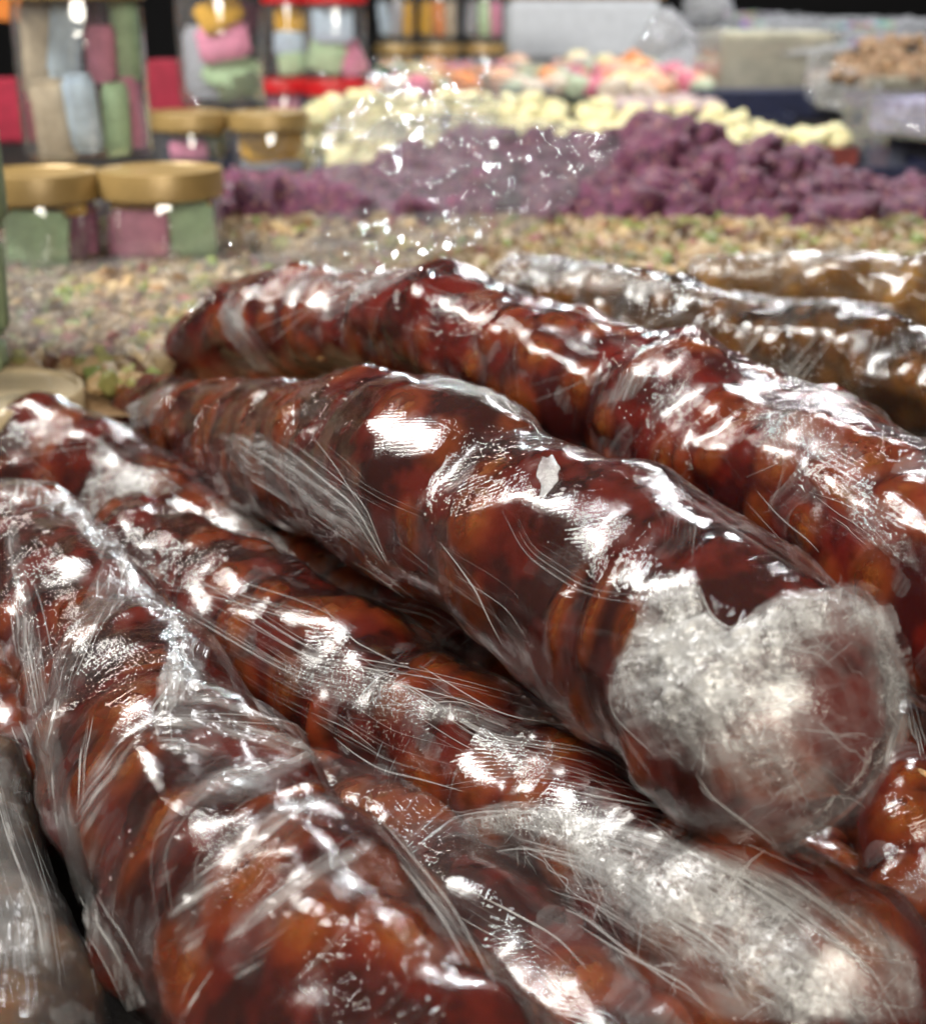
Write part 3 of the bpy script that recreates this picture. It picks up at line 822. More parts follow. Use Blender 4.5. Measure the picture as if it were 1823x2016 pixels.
make_roll('L', 'shadowed knobbly roll under the big bunched end at the right edge, orange nuts showing', GR,
          [(1640, 1180, 120, .53), (1740, 1330, 150, .50), (1800, 1480, 165, .47), (1850, 1650, 185, .44), (1880, 1800, 200, .42)],
          103, lumps=[(1790, 1620, 8, 9, 2.2, 0, .1), (1770, 1450, 8, 8, 2, 0, .4), (1800, 1540, 5, 6, 2, 0, .0)],
          ds=.0011, nt=200, jelly=J1, film=FM(11, 1.3, milk=.8, lines=.6), bumpiness=1.1, nuts_vis=26, close_mm=6)
make_roll('M', 'dark roll at the bottom of the pile below the white bunched end', GR,
          [(1300, 1640, 130, .47), (1500, 1740, 150, .45), (1700, 1850, 165, .43), (1900, 1960, 180, .41)],
          107, ds=.0012, nt=180, jelly=J1, film=FM(12, 1.0, milk=.9, lines=.9, wr=1.6), bumpiness=.9, nuts_vis=20, close_mm=7)
#@@DETAIL@@
# ------------------------------------------------------------------ bunched film, folds, stretched creases and drawn-in highlights
WAD1 = wad_mat(1, .50, .8, .012, .9); WAD2 = wad_mat(2, .40, .8, .015, .85); WAD3 = wad_mat(3, .10, .5, .01, .75); SHEET = wad_mat(4, .16, .15, .12, .62)
heart = [(1330, 1135), (1275, 1185), (1255, 1230), (1228, 1290), (1208, 1330), (1212, 1400), (1258, 1450), (1300, 1490), (1370, 1520), (1400, 1570), (1480, 1630), (1555, 1690),
         (1630, 1650), (1700, 1590), (1765, 1440), (1790, 1260), (1765, 1205), (1690, 1165), (1600, 1178), (1535, 1183), (1500, 1205), (1440, 1250), (1400, 1215), (1372, 1150)]
HG = [(1340, 1200, 90, 90, 0, 1.1), (1330, 1330, 120, 110, 0, 1.25), (1430, 1330, 150, 80, 35, 1.0), (1600, 1215, 150, 36, 0, .9), (1500, 1490, 130, 60, 50, .42), (1755, 1300, 34, 180, 0, .7), (1480, 1250, 80, 60, 0, .6), (1560, 1620, 120, 40, -30, .35), (1600, 1400, 300, 300, 0, .05)]
bunch('A', heart, WAD1, lift=.7, amp=3.6, freq=190, seed=5, step=3, edge=10, layers=1, dens=HG)
for q_, (p1_, p2_) in enumerate([((1250, 1230, .33), (1600, 1480, .32)), ((1330, 1150, .33), (1480, 1600, .32)), ((1230, 1420, .33), (1740, 1240, .33))]):
    bunch('A', heart, streak_mat(p1_, p2_, .04, .75, (520, 700, 420)[q_], .92), lift=1.6 + .8 * q_, amp=3.2, freq=120 + 40 * q_, seed=150 + q_, step=3.5, edge=16, layers=1, dens=[(cx, cy, rx * 1.1, ry * 1.1, an, w * .55) for cx, cy, rx, ry, an, w in HG])
bunch('A', [(1540, 1180), (1690, 1165), (1765, 1205), (1790, 1260), (1768, 1440), (1700, 1590), (1670, 1560), (1735, 1420), (1745, 1300), (1700, 1230), (1600, 1210)], streak_mat((1750, 1250, .33), (1740, 1480, .33), .10, .7, 500, .9), lift=1.8, amp=1.8, seed=160, step=3, edge=14, layers=1, name='film_fold')
fibres('A', heart, HG, 260, 110, .036, (.6, 2.4), M_fibre, 77, base_ang=(.55, .8, 2.3, -.35), curl=.06)
_hl = heart + heart[:1]
strands('A', [(_hl[i:i + 4], 2, 3.0, .10, 1.0, 5) for i in range(0, len(_hl) - 4, 4)], M_strand, name='film_edge', seed=88)
strands('A', [([(440, 850), (560, 900), (700, 1000), (765, 1115)], 70, (34, 7), .20, .5, 6), ([(430, 870), (540, 935), (690, 1050), (760, 1120)], 46, (26, 5), .22, .5, 5),
              ([(520, 800), (600, 890), (760, 990), (940, 1060)], 40, (26, 12), .13, .4, 6), ([(560, 1025), (740, 1115), (830, 1190), (1010, 1350)], 30, 6, .18, .4, 3),  # last polyline: sheen along the lower edge, drawn as pale strands
              ([(1000, 980), (1050, 1080), (1160, 1150), (1310, 1172)], 12, 26, .05, .3, 3), ([(1230, 890), (1400, 1005), (1550, 1105), (1640, 1168)], 30, 9, .14, .5, 3),  # last polyline: highlights on the top edge, drawn as white strands
              ([(850, 748), (960, 772), (1045, 822), (1200, 888)], 30, 7, .14, .5, 3), ([(880, 1060), (960, 1160), (1010, 1260)], 14, 16, .14, .4, 6),
              ([(760, 1030), (880, 1120), (1000, 1200), (1090, 1330)], 26, 26, .10, .4, 8), ([(1280, 930), (1340, 1020), (1330, 1110)], 12, 20, .08, .3, 4),
              ([(1060, 1230), (1170, 1240), (1290, 1270)], 16, 26, .06, .3, 3), ([(1180, 1370), (1210, 1450), (1270, 1540)], 16, 14, .12, .4, 6)], M_strand, seed=3)
bunch('A', [(425, 850), (520, 852), (610, 915), (735, 1000), (768, 1118), (700, 1075), (570, 985), (470, 925)], streak_mat((440, 860, .62), (760, 1100, .48), .10, .75), lift=.5, amp=1.0, seed=8, step=3, edge=14, layers=1, name='stretched_film')
bunch('A', [(1060, 918), (1068, 900), (1078, 903), (1088, 894), (1098, 912), (1106, 926), (1100, 938), (1103, 950), (1090, 968), (1072, 986), (1062, 978), (1066, 960), (1055, 940)], wad_mat(6, .2, .1, .5, .85), lift=.5, amp=.3, seed=18, step=3, edge=2, layers=1, name='film_flake')
bunch('A', [(770, 770), (860, 738), (960, 760), (1040, 810), (1010, 835), (930, 790), (840, 775)], WAD3, lift=.5, amp=1.0, seed=19, step=4, edge=14, layers=1, name='stretched_film')
bunch('A', [(245, 800), (300, 770), (355, 750), (330, 790), (300, 840), (255, 850)], streak_mat((255, 800, .66), (350, 760, .66), .4, .3), lift=.3, amp=.4, seed=20, step=3, edge=6, layers=1, name='stretched_film')
strands('B', [([(1060, 590), (1015, 690), (1020, 780)], 16, 30, .14, .5, 8), ([(1300, 650), (1230, 750), (1190, 850)], 24, 26, .18, .6, 8), ([(1380, 700), (1470, 800), (1540, 900), (1640, 1010)], 26, 60, .10, .4, 5),
              ([(1640, 830), (1520, 890), (1400, 940)], 22, 45, .11, .5, 5), ([(840, 520), (680, 560), (480, 640)], 50, 26, .10, .5, 3), ([(700, 525), (600, 590), (470, 690)], 30, 20, .09, .4, 3),
              ([(440, 590), (490, 660), (545, 735)], 10, 6, .16, .5, 3), ([(880, 520), (1000, 560), (1180, 620), (1300, 665)], 36, 8, .16, .5, 3), ([(1450, 700), (1600, 760), (1823, 860)], 40, 10, .16, .5, 4),
              ([(1480, 980), (1550, 1050), (1600, 1100)], 18, 30, .10, .4, 8), ([(1600, 950), (1700, 1000), (1823, 1120)], 30, 40, .12, .5, 12), ([(760, 560), (880, 620), (1000, 620)], 26, 24, .14, .5, 10),
              ([(1180, 700), (1100, 740), (1040, 760)], 18, 18, .10, .4, 5), ([(1500, 830), (1560, 920), (1520, 1010)], 14, 30, .12, .6, 5)], M_strand, seed=4)
bunch('B', [(440, 590), (500, 560), (480, 620), (500, 690), (545, 735), (500, 730), (440, 660), (425, 620)], streak_mat((440, 600, .7), (520, 680, .7), .35, .3, 700), lift=.3, amp=.4, seed=21, step=4, edge=6, layers=1, name='stretched_film')
bunch('B', [(640, 545), (700, 518), (840, 520), (770, 570), (640, 640), (600, 620)], streak_mat((480, 640, .7), (840, 530, .62), .22, .5, 700), lift=.4, amp=.4, seed=22, step=4, edge=8, layers=1, name='stretched_film')
bunch('B', [(1280, 690), (1330, 655), (1300, 720), (1250, 790), (1190, 800), (1220, 740)], streak_mat((1300, 660, .53), (1200, 830, .53), .25, .6), lift=.5, amp=.8, seed=23, step=4, edge=8, layers=1, name='stretched_film')
bunch('B', [(1460, 790), (1560, 800), (1680, 850), (1640, 900), (1520, 880), (1470, 840)], WAD3, lift=.5, amp=1.4, seed=24, step=4, edge=20, layers=1, name='stretched_film')
bunch('B', [(1640, 930), (1720, 960), (1800, 1060), (1823, 1140), (1740, 1090), (1670, 1040)], WAD3, lift=.5, amp=1.4, seed=25, step=4, edge=16, layers=1, name='stretched_film')
strands('C', [([(980, 520), (1080, 510), (1250, 560), (1500, 590), (1823, 625)], 90, 11, .22, .8, 5), ([(1560, 585), (1480, 680), (1440, 730)], 12, 14, .2, .8, 6), ([(1400, 570), (1280, 640), (1210, 690)], 12, 16, .2, .8, 6),
              ([(1800, 640), (1700, 720), (1640, 770)], 16, 22, .2, .8, 8), ([(1500, 620), (1650, 650), (1810, 740)], 24, 30, .16, .8, 10), ([(1640, 640), (1560, 740), (1500, 760)], 12, 14, .18, .8, 8)], M_strand, seed=5)
bunch('C', [(955, 530), (1000, 488), (1085, 492), (1200, 525), (1340, 560), (1560, 585), (1823, 608), (1823, 628), (1500, 612), (1330, 596), (1150, 580), (1000, 565)], wad_mat(9, .10, .6, .01, .75), lift=1, amp=4, seed=31, step=4, edge=14, layers=1)
strands('D', [([(1340, 505), (1480, 497), (1640, 493)], 30, 8, .25, .8, 3), ([(1640, 495), (1560, 560), (1500, 600)], 16, 12, .2, .8, 4), ([(1640, 495), (1500, 540), (1390, 560)], 20, 14, .2, .8, 5), ([(1650, 500), (1740, 540), (1823, 570)], 18, 16, .2, .8, 5)], M_strand, seed=6)
bunch('D', [(1340, 500), (1640, 488), (1823, 500), (1823, 540), (1640, 520), (1450, 560), (1350, 540)], streak_mat((1640, 495, .81), (1390, 540, .84), .08, .7), lift=1, amp=3, seed=33, step=5, edge=12, layers=1, name='stretched_film')
strands('E', [([(0, 900), (180, 870), (330, 950)], 40, 26, .14, .5, 6), ([(410, 980), (560, 1020), (720, 1095)], 40, 12, .2, .7, 3), ([(600, 1090), (720, 1100), (820, 1180)], 30, 18, .16, .6, 5), ([(640, 1160), (850, 1200), (1000, 1290)], 40, 30, .14, .6, 6),
              ([(700, 1130), (760, 1250), (860, 1380)], 30, 30, .14, .6, 5), ([(850, 1330), (1000, 1370), (1120, 1460)], 30, 16, .14, .6, 5), ([(0, 860), (80, 920), (160, 1000)], 40, 40, .12, .5, 10)], M_strand, seed=7)
bunch('E', [(150, 1000), (175, 945), (250, 915), (330, 930), (365, 975), (280, 985), (220, 1010), (160, 1050)], WAD2, lift=.8, amp=2.4, seed=35, step=3, edge=8, layers=2, name='folded_film')
bunch('E', [(400, 975), (470, 995), (560, 1060), (600, 1120), (520, 1100), (430, 1040)], streak_mat((400, 975, .58), (600, 1110, .55), .30, .5), lift=.6, amp=1.2, seed=36, step=4, edge=8, layers=1, name='stretched_film')
strands('F', [([(250, 1130), (420, 1150), (620, 1210), (770, 1310)], 50, 18, .12, .4, 4), ([(260, 1150), (420, 1240), (600, 1350), (860, 1400), (1130, 1482)], 110, 26, .13, .5, 8), ([(430, 1300), (640, 1420), (760, 1500), (980, 1560)], 60, 36, .14, .5, 10),
              ([(640, 1200), (700, 1270), (775, 1310)], 14, 8, .14, .5, 3), ([(560, 1300), (760, 1340), (960, 1470), (1160, 1500), (1330, 1615)], 90, 26, .14, .5, 8), ([(700, 1400), (900, 1390), (1130, 1480)], 60, 18, .14, .5, 6),
              ([(860, 1620), (1050, 1600), (1300, 1660), (1600, 1800)], 120, 34, .16, 1.6, 12), ([(980, 1640), (1200, 1720), (1400, 1850), (1560, 2000)], 120, 50, .16, 1.6, 18), ([(1330, 1640), (1560, 1760), (1720, 1880), (1800, 2016)], 90, 30, .16, 1.4, 12),
              ([(1100, 1580), (1150, 1700), (1250, 1860)], 60, 50, .12, 1.6, 20), ([(1600, 1750), (1500, 1850), (1520, 1980)], 40, 60, .14, 1.6, 20)], M_strand, seed=8)
fp = [(860, 1625), (1000, 1575), (1120, 1595), (1300, 1640), (1500, 1715), (1700, 1790), (1790, 1880), (1823, 2016), (1320, 2016), (1260, 1860), (1130, 1760), (980, 1690)]
FG = [(1130, 1640, 150, 40, 20, .8), (1250, 1720, 130, 60, 30, .9), (1420, 1830, 170, 90, 38, 1.0), (1560, 1960, 140, 90, 40, .8), (1350, 1690, 200, 25, 22, .5), (1770, 1900, 40, 150, 0, .4), (950, 1620, 100, 20, 0, .6)]
bunch('F', fp, WAD1, lift=.7, amp=3.0, freq=180, seed=37, step=3, edge=18, layers=1, dens=FG)
for q_, (p1_, p2_) in enumerate([((950, 1620, .38), (1500, 1900, .34)), ((1050, 1600, .38), (1700, 1830, .33)), ((1150, 1600, .38), (1350, 1900, .34))]):
    bunch('F', fp, streak_mat(p1_, p2_, .04, .75, (480, 650, 420)[q_], .92), lift=1.4 + .7 * q_, amp=2.6, freq=110 + 40 * q_, seed=170 + q_, step=4, edge=20, layers=1, dens=[(cx, cy, rx * 1.1, ry * 1.1, an, w * .55) for cx, cy, rx, ry, an, w in FG])
fibres('F', fp, FG, 180, 140, .038, (.6, 2.2), M_fibre, 78, base_ang=(.6, .35, .8, 1.5), curl=.05)
bunch('F', [(1560, 1760), (1700, 1790), (1800, 1890), (1823, 2016), (1640, 2016), (1560, 1880)], WAD3, lift=.8, amp=1.6, seed=38, step=5, edge=14, layers=1, name='stretched_film')
bunch('F', [(530, 1290), (700, 1300), (840, 1370), (960, 1400), (1000, 1440), (820, 1430), (680, 1400), (560, 1360)], WAD3, lift=.5, amp=1.2, seed=39, step=4, edge=30, layers=1, name='stretched_film')
strands('G', [([(10, 965), (40, 1200), (85, 1420), (135, 1650), (195, 1850), (300, 1995)], 110, 13, .20, 1.0, 5), ([(20, 1060), (70, 1200), (110, 1400), (120, 1500)], 40, 16, .14, .6, 6), ([(250, 1130), (190, 1220), (140, 1340), (115, 1500)], 60, 14, .16, .9, 5),
              ([(210, 1060), (250, 1130), (340, 1225), (400, 1300)], 60, 9, .16, .9, 5), ([(400, 1290), (350, 1330), (300, 1400), (310, 1500)], 40, 12, .18, 1, 5), ([(560, 1470), (420, 1550), (330, 1680), (350, 1850)], 20, 40, .18, .6, 6),
              ([(640, 1540), (480, 1640), (380, 1780), (330, 1900)], 18, 36, .18, .6, 6), ([(700, 1640), (560, 1740), (450, 1850)], 16, 36, .16, .6, 6), ([(720, 1600), (800, 1700), (880, 1800), (970, 1960)], 60, 9, .18, .7, 4),
              ([(180, 1400), (165, 1500), (160, 1640)], 8, 4, .16, .7, 3), ([(300, 1440), (450, 1440), (560, 1450), (620, 1500)], 40, 20, .15, .8, 8), ([(160, 1760), (220, 1850), (280, 1980)], 30, 20, .18, .8, 8), ([(420, 1900), (380, 1960), (350, 2016)], 20, 20, .16, .6, 6)], M_strand, seed=9)
bunch('G', [(0, 945), (60, 950), (140, 985), (230, 1050), (260, 1120), (350, 1225), (410, 1290), (390, 1380), (310, 1430), (305, 1350), (345, 1265), (265, 1190), (205, 1240), (150, 1340), (115, 1500), (88, 1480), (115, 1300), (165, 1180), (198, 1115), (130, 1025), (0, 985)], streak_mat((220, 1080, .45), (110, 1480, .45), .06, .6, 620, .8), lift=.9, amp=1.8, freq=160, seed=41, step=3.5, edge=9, layers=2, name='folded_film')
bunch('G', [(290, 1415), (380, 1340), (460, 1385), (560, 1430), (625, 1495), (560, 1505), (450, 1475), (385, 1530), (305, 1480)], streak_mat((300, 1440, .40), (600, 1480, .38), .05, .6, 520, .8), lift=.9, amp=2.2, seed=42, step=4, edge=14, layers=1, name='folded_film')
bunch('G', [(0, 965), (30, 965), (60, 1150), (100, 1330), (150, 1560), (200, 1780), (310, 1980), (260, 1990), (170, 1820), (110, 1600), (60, 1400), (20, 1200)], streak_mat((20, 1000, .5), (110, 1600, .42), .12, .6, 620, .8), lift=.8, amp=1.4, seed=43, step=4, edge=9, layers=1, name='folded_film')
for q_, (band, a_, b_) in enumerate([([(300, 1650), (350, 1570), (450, 1500), (600, 1470), (640, 1505), (540, 1550), (430, 1610), (350, 1720), (320, 1800)], (340, 1620, .37), (600, 1490, .35)),
        ([(330, 1800), (380, 1700), (480, 1610), (620, 1560), (700, 1590), (600, 1650), (500, 1720), (420, 1830), (380, 1930)], (380, 1780, .34), (660, 1580, .33)),
        ([(420, 1900), (470, 1800), (580, 1720), (730, 1650), (760, 1690), (660, 1760), (560, 1850), (500, 1960)], (460, 1860, .32), (730, 1670, .32)),
        ([(150, 1600), (190, 1500), (280, 1430), (330, 1440), (260, 1520), (210, 1640), (190, 1750)], (180, 1620, .39), (300, 1440, .39))]):
    bunch('G', band, streak_mat(a_, b_, .05, .65, (480, 560, 420, 520)[q_], .85), lift=.8, amp=1.6, freq=150, seed=210 + q_, step=3.5, edge=26, layers=1, name='film_fold')
strands('H', [([(0, 1000), (20, 1150), (60, 1330), (100, 1480)], 50, 22, .2, .8, 8), ([(0, 1400), (40, 1480), (70, 1560)], 20, 16, .2, .8, 6)], M_strand, seed=10)
strands('I', [([(0, 1500), (40, 1650), (90, 1800), (120, 2000)], 50, 26, .2, .6, 8)], M_strand_thin, seed=11)
bunch('I', [(-30, 1460), (20, 1500), (60, 1640), (100, 1800), (110, 1930), (40, 1900), (-30, 1880)], streak_mat((0, 1500, .4), (60, 1800, .36), .12, .35, 420, .7), lift=.6, amp=1.2, seed=44, step=5, edge=20, layers=2, name='stretched_film')
strands('K', [([(830, 1700), (960, 1780), (1100, 1860), (1200, 1960)], 30, 20, .16, .5, 6), ([(1000, 1850), (1100, 1950), (1150, 2016)], 20, 24, .16, .5, 6)], M_strand, seed=12)
strands('L', [([(1790, 1380), (1823, 1500)], 10, 10, .2, .5, 5), ([(1760, 1250), (1800, 1340), (1823, 1420)], 14, 10, .2, .5, 5)], M_strand, seed=13)
strands('M', [([(1640, 1720), (1720, 1730), (1823, 1760)], 30, 24, .16, .6, 10), ([(1600, 1680), (1700, 1760), (1800, 1860)], 20, 30, .14, .6, 10)], M_strand_thin, seed=14)
# ------------------------------------------------------------------ simple opaque materials
def plain(name, col, rough=0.6, var=0.12, scale=60, bump=0.0006, bscale=300, spec=0.4, metal=0.0, coat=0.0):
    T = NT(name); P = T.n('ShaderNodeTexCoord').outputs['Object']; W_ = T.pos()
    n = T.noise(W_, scale, 3, 0.6)
    c2 = tuple(min(1, c * (1 + var * 2.2)) for c in col) + (1,); c1 = tuple(c * (1 - var) for c in col) + (1,)
    base = T.mix(T.ramp(n, .3, .7), c1, c2)
    p = principled(T, Base_Color=base, Roughness=rough, Metallic=metal, Coat_Weight=coat, Normal=T.bump(T.noise(W_, bscale, 4, .6), bump, 0.6))
    p.inputs['Specular IOR Level'].default_value = spec
    return T.done(p.outputs[0])
def chunk_mat(name, col, dark, speck, samt=0.62, sc=350):
    T = NT(name); P = T.pos()
    oi = T.n('ShaderNodeObjectInfo').outputs['Random']
    n = T.noise(P, 90, 4, .65)
    base = T.mix(T.ramp(n, .35, .65), dark, col)
    base = T.mix(T.math('MULTIPLY', oi, 0.3), base, dark)
    v = T.noise(P, sc, 2, .5)
    base = T.mix(T.math('MULTIPLY', T.ramp(v, samt, samt + .06), .8), base, speck)
    p = principled(T, Base_Color=base, Roughness=0.62, Subsurface_Weight=0.15, Subsurface_Scale=0.003, Normal=T.bump(T.noise(P, 420, 4, .7), 0.002, 0.8))
    return T.done(p.outputs[0])
def clear_mat(name, haze=0.03, tintc=(0.96, 0.96, 0.96), rough=0.04, milk=(.7, .7, .72), bump=0.0002):
    T = NT(name); P = T.pos()
    nb = T.bump(T.noise(P, 40, 3, .6), bump * 6, .6)
    tr = T.n('ShaderNodeBsdfTransparent'); tr.inputs[0].default_value = tintc + (1,)
    gl = T.n('ShaderNodeBsdfGlossy'); gl.inputs['Roughness'].default_value = rough; T.l(nb, gl.inputs['Normal'])
    lw = T.n('ShaderNodeLayerWeight'); lw.inputs[0].default_value = 0.35; T.l(nb, lw.inputs['Normal'])
    f = T.math('MULTIPLY_ADD', T.math('POWER', lw.outputs['Facing'], 2.5), .9, .09, clamp=True)
    di = T.n('ShaderNodeBsdfDiffuse'); di.inputs[0].default_value = milk + (1,)
    return T.done(T.mixs(haze, T.mixs(f, tr.outputs[0], gl.outputs[0]), di.outputs[0]))

M_table = plain('dark_table', (0.02, 0.016, 0.015), .5)
M_back = plain('dark_background', (0.006, 0.006, 0.007), .9)  # for the added black sheet standing in for the dark background
M_navy = plain('navy_card', (0.010, 0.014, 0.045), .45, spec=.5)
M_gold = plain('gold_lid', (0.30, 0.20, 0.075), .36, var=.06, scale=25, metal=.25, spec=.6)
M_redlid = plain('red_lid', (0.42, 0.012, 0.015), .3)
M_redbox = plain('red_card', (0.26, 0.014, 0.035), .5)
M_jar = clear_mat('clear_plastic', haze=.03)
M_acryl = clear_mat('grey_acrylic', haze=.16, tintc=(.70, .72, .78), milk=(.35, .36, .42))
M_foam = plain('white_foam', (0.52, 0.54, 0.57), .7, var=.05)
M_card = plain('brown_card', (0.22, 0.13, 0.05), .8)
COL = dict(blue=(.58, .72, .88), pink=(.80, .30, .46), green=(.52, .74, .46), beige=(.60, .50, .36), yellow=(.80, .44, .03), grey=(.42, .44, .50), purple=(.22, .06, .12), olive=(.15, .19, .11), white=(.7, .7, .7), orange=(.8, .25, .05), cream=(.72, .65, .36))
BLK = {k: plain('sweet_' + k, v, .75, var=.08, scale=120, bump=.0012, bscale=500, spec=.25) for k, v in COL.items()}

def place_z(px, d, z):
    return Vector(((px - 911.5) / FP * d, (d - (CAMZ - z) * SP) / CP, z))
def lathe(name, prof, mat, parent, n=48):
    th = np.linspace(0, 2 * np.pi, n, endpoint=False); P = np.array(prof, float)
    V = np.stack([P[:, 0][:, None] * np.cos(th), P[:, 0][:, None] * np.sin(th), P[:, 1][:, None] * np.ones(n)], -1).reshape(-1, 3)
    me = mesh_np(name, V, grid_faces(len(P), n, True)[:, ::-1]); me.set_sharp_from_angle(angle=math.radians(32)); return link(name, me, mat, parent)

# ------------------------------------------------------------------ the setting
def sheet(name, x0, x1, y0, y1, z, mat, kind='structure'):
    me = mesh_np(name, np.array([(x0, y0, z), (x1, y0, z), (x1, y1, z), (x0, y1, z)], float), np.array([(0, 1, 2, 3)]), False)
    return tag(link(name, me, mat), kind=kind)
sheet('table', -3, 3, -0.6, 4.5, 0.0, M_table)
V = np.array([(-6, 4.6, -1), (6, 4.6, -1), (6, 4.6, 3), (-6, 4.6, 3)], float)
tag(link('backdrop', mesh_np('backdrop', V, np.array([(0, 1, 2, 3)]), False), M_back), kind='structure')

def box_mesh(name, sx, sy, sz, t=None, seed=None):
    """open tray of wall thickness t, or solid block when t is None; origin at base centre"""
    import bmesh
    bm = bmesh.new()
    def bx(x0, x1, y0, y1, z0, z1):
        v = [bm.verts.new(p) for p in [(x0, y0, z0), (x1, y0, z0), (x1, y1, z0), (x0, y1, z0), (x0, y0, z1), (x1, y0, z1), (x1, y1, z1), (x0, y1, z1)]]
        for f in [(0, 3, 2, 1), (4, 5, 6, 7), (0, 1, 5, 4), (1, 2, 6, 5), (2, 3, 7, 6), (3, 0, 4, 7)]: bm.faces.new([v[i] for i in f])
    X, Y = sx / 2, sy / 2
    if t is None:
        bx(-X, X, -Y, Y, 0, sz)
        bmesh.ops.bevel(bm, geom=bm.edges[:], offset=min(sx, sy, sz) * .08, segments=2, affect='EDGES')
    else:
        bx(-X, X, -Y, Y, 0, t); bx(-X, X, -Y, -Y + t, t + .0001, sz); bx(-X, X, Y - t, Y, t + .0001, sz)
        bx(-X, -X + t, -Y + t + .0001, Y - t - .0001, t + .0001, sz); bx(X - t, X, -Y + t + .0001, Y - t - .0001, t + .0001, sz)
    me = bpy.data.meshes.new(name); bm.to_mesh(me); bm.free(); return me
def box(name, c, s, mat, label, cat, t=None, rz=0.0, group=None):
    o = link(name, box_mesh(name, *s, t=t), mat); o.location = c; o.rotation_euler.z = rz
    return tag(o, label, cat, group)

box('display_tray', (-0.05, .925, .001), (.80, .38, .068), M_navy, 'navy tray filled with the bed of chopped nuts behind the wrapped rolls', 'tray', t=.004)
box('display_tray', (.11, 1.275, .001), (.90, .30, .076), M_navy, 'navy tray heaped with purple chunks', 'tray', t=.004)
yt = box('display_tray', (.165, 1.66, .001), (.63, .42, .088), M_navy, 'navy tray with a red printed patch, holding the pale yellow chunks', 'tray', t=.004)
box('display_tray', (.02, 2.2, .001), (.84, .5, .098), M_navy, 'navy tray of mixed orange and pink sweets at the back', 'tray', t=.004)

# ------------------------------------------------------------------ chopped nuts (thousands of crumbs)
def granules():
    rng = np.random.default_rng(4)
    N = 10500
    x = rng.uniform(-.44, .40, N); y = rng.uniform(.62, 1.13, N)
    # front edge of the bed follows the backs of the rolls
    fr = np.interp(x, [-.44, -.15, -.13, .02, .06, .34], [.62, .64, .80, .80, .86, .80])
    lc = place_z(8, .672, .02); k = (y > fr) & (np.hypot(x - lc.x, y - lc.y) > .047); x, y = x[k], y[k]; N = len(x)
    z = .074 + .006 * fbm(x * 14, y * 14, x * 0, 2, 3) + rng.uniform(-.001, .003, N) + .006 * sstep(1.0, 1.1, y)
    t = (1 + 5 ** .5) / 2
    ico = np.array([(-1, t, 0), (1, t, 0), (-1, -t, 0), (1, -t, 0), (0, -1, t), (0, 1, t), (0, -1, -t), (0, 1, -t), (t, 0, -1), (t, 0, 1), (-t, 0, -1), (-t, 0, 1)]) / 1.9
    fc = np.array([(0, 11, 5), (0, 5, 1), (0, 1, 7), (0, 7, 10), (0, 10, 11), (1, 5, 9), (5, 11, 4), (11, 10, 2), (10, 7, 6), (7, 1, 8), (3, 9, 4), (3, 4, 2), (3, 2, 6), (3, 6, 8), (3, 8, 9), (4, 9, 5), (2, 4, 11), (6, 2, 10), (8, 6, 7), (9, 8, 1)])
    s = rng.uniform(.0030, .0068, (N, 1, 1)) * rng.uniform(.6, 1.3, (N, 1, 3)) 
    V = ico[None] * rng.uniform(.75, 1.2, (N, 12, 1)) * s
    a = rng.uniform(0, 6.28, N); ca, sa = np.cos(a)[:, None], np.sin(a)[:, None]
    V = np.stack([V[..., 0] * ca - V[..., 1] * sa, V[..., 0] * sa + V[..., 1] * ca, V[..., 2]], -1) + np.stack([x, y, z], -1)[:, None, :]
    F = (fc[None] + (np.arange(N) * 12)[:, None, None]).reshape(-1, 3)
    pal = np.array([(.50, .34, .17), (.62, .46, .25), (.36, .20, .08), (.40, .38, .12), (.30, .38, .10), (.66, .52, .36), (.45, .16, .14), (.16, .07, .04)])
    ci = rng.choice(8, N, p=[.27, .2, .16, .1, .07, .1, .05, .05])
    pn = fbm(x * 30, y * 30, x * 0, 2, 9)[:, None]; c = np.repeat(pal[ci] * rng.uniform(.45, 1.0, (N, 1)) * (.30 + .80 * pn), 12, 0)
    me = mesh_np('chopped_nuts', V.reshape(-1, 3), F, False); attr_col(me, 'col', c)
    T = NT('chopped_nut'); at = T.attr('col').outputs['Color']
    p = principled(T, Base_Color=at, Roughness=.5, Normal=T.bump(T.noise(T.pos(), 900, 3, .6), .0006, .6))
    o = link('chopped_nuts', me, T.done(p.outputs[0])); tag(o, kind='stuff'); tag(o, 'bed of chopped pistachios and nuts in the tray behind the rolls', 'nuts')
    xs = np.linspace(-.44, .34, 40); ys = np.linspace(.62, 1.1, 24); X, Y = np.meshgrid(xs, ys, indexing='ij')
    Z = np.full(X.shape, .0705)
    b = link('nut_bed', mesh_np('nut_bed', np.stack([X, Y, Z], -1).reshape(-1, 3), grid_faces(40, 24)), plain('nut_dust', (.22, .13, .06), .8)); b['kind'] = 'structure'
granules()

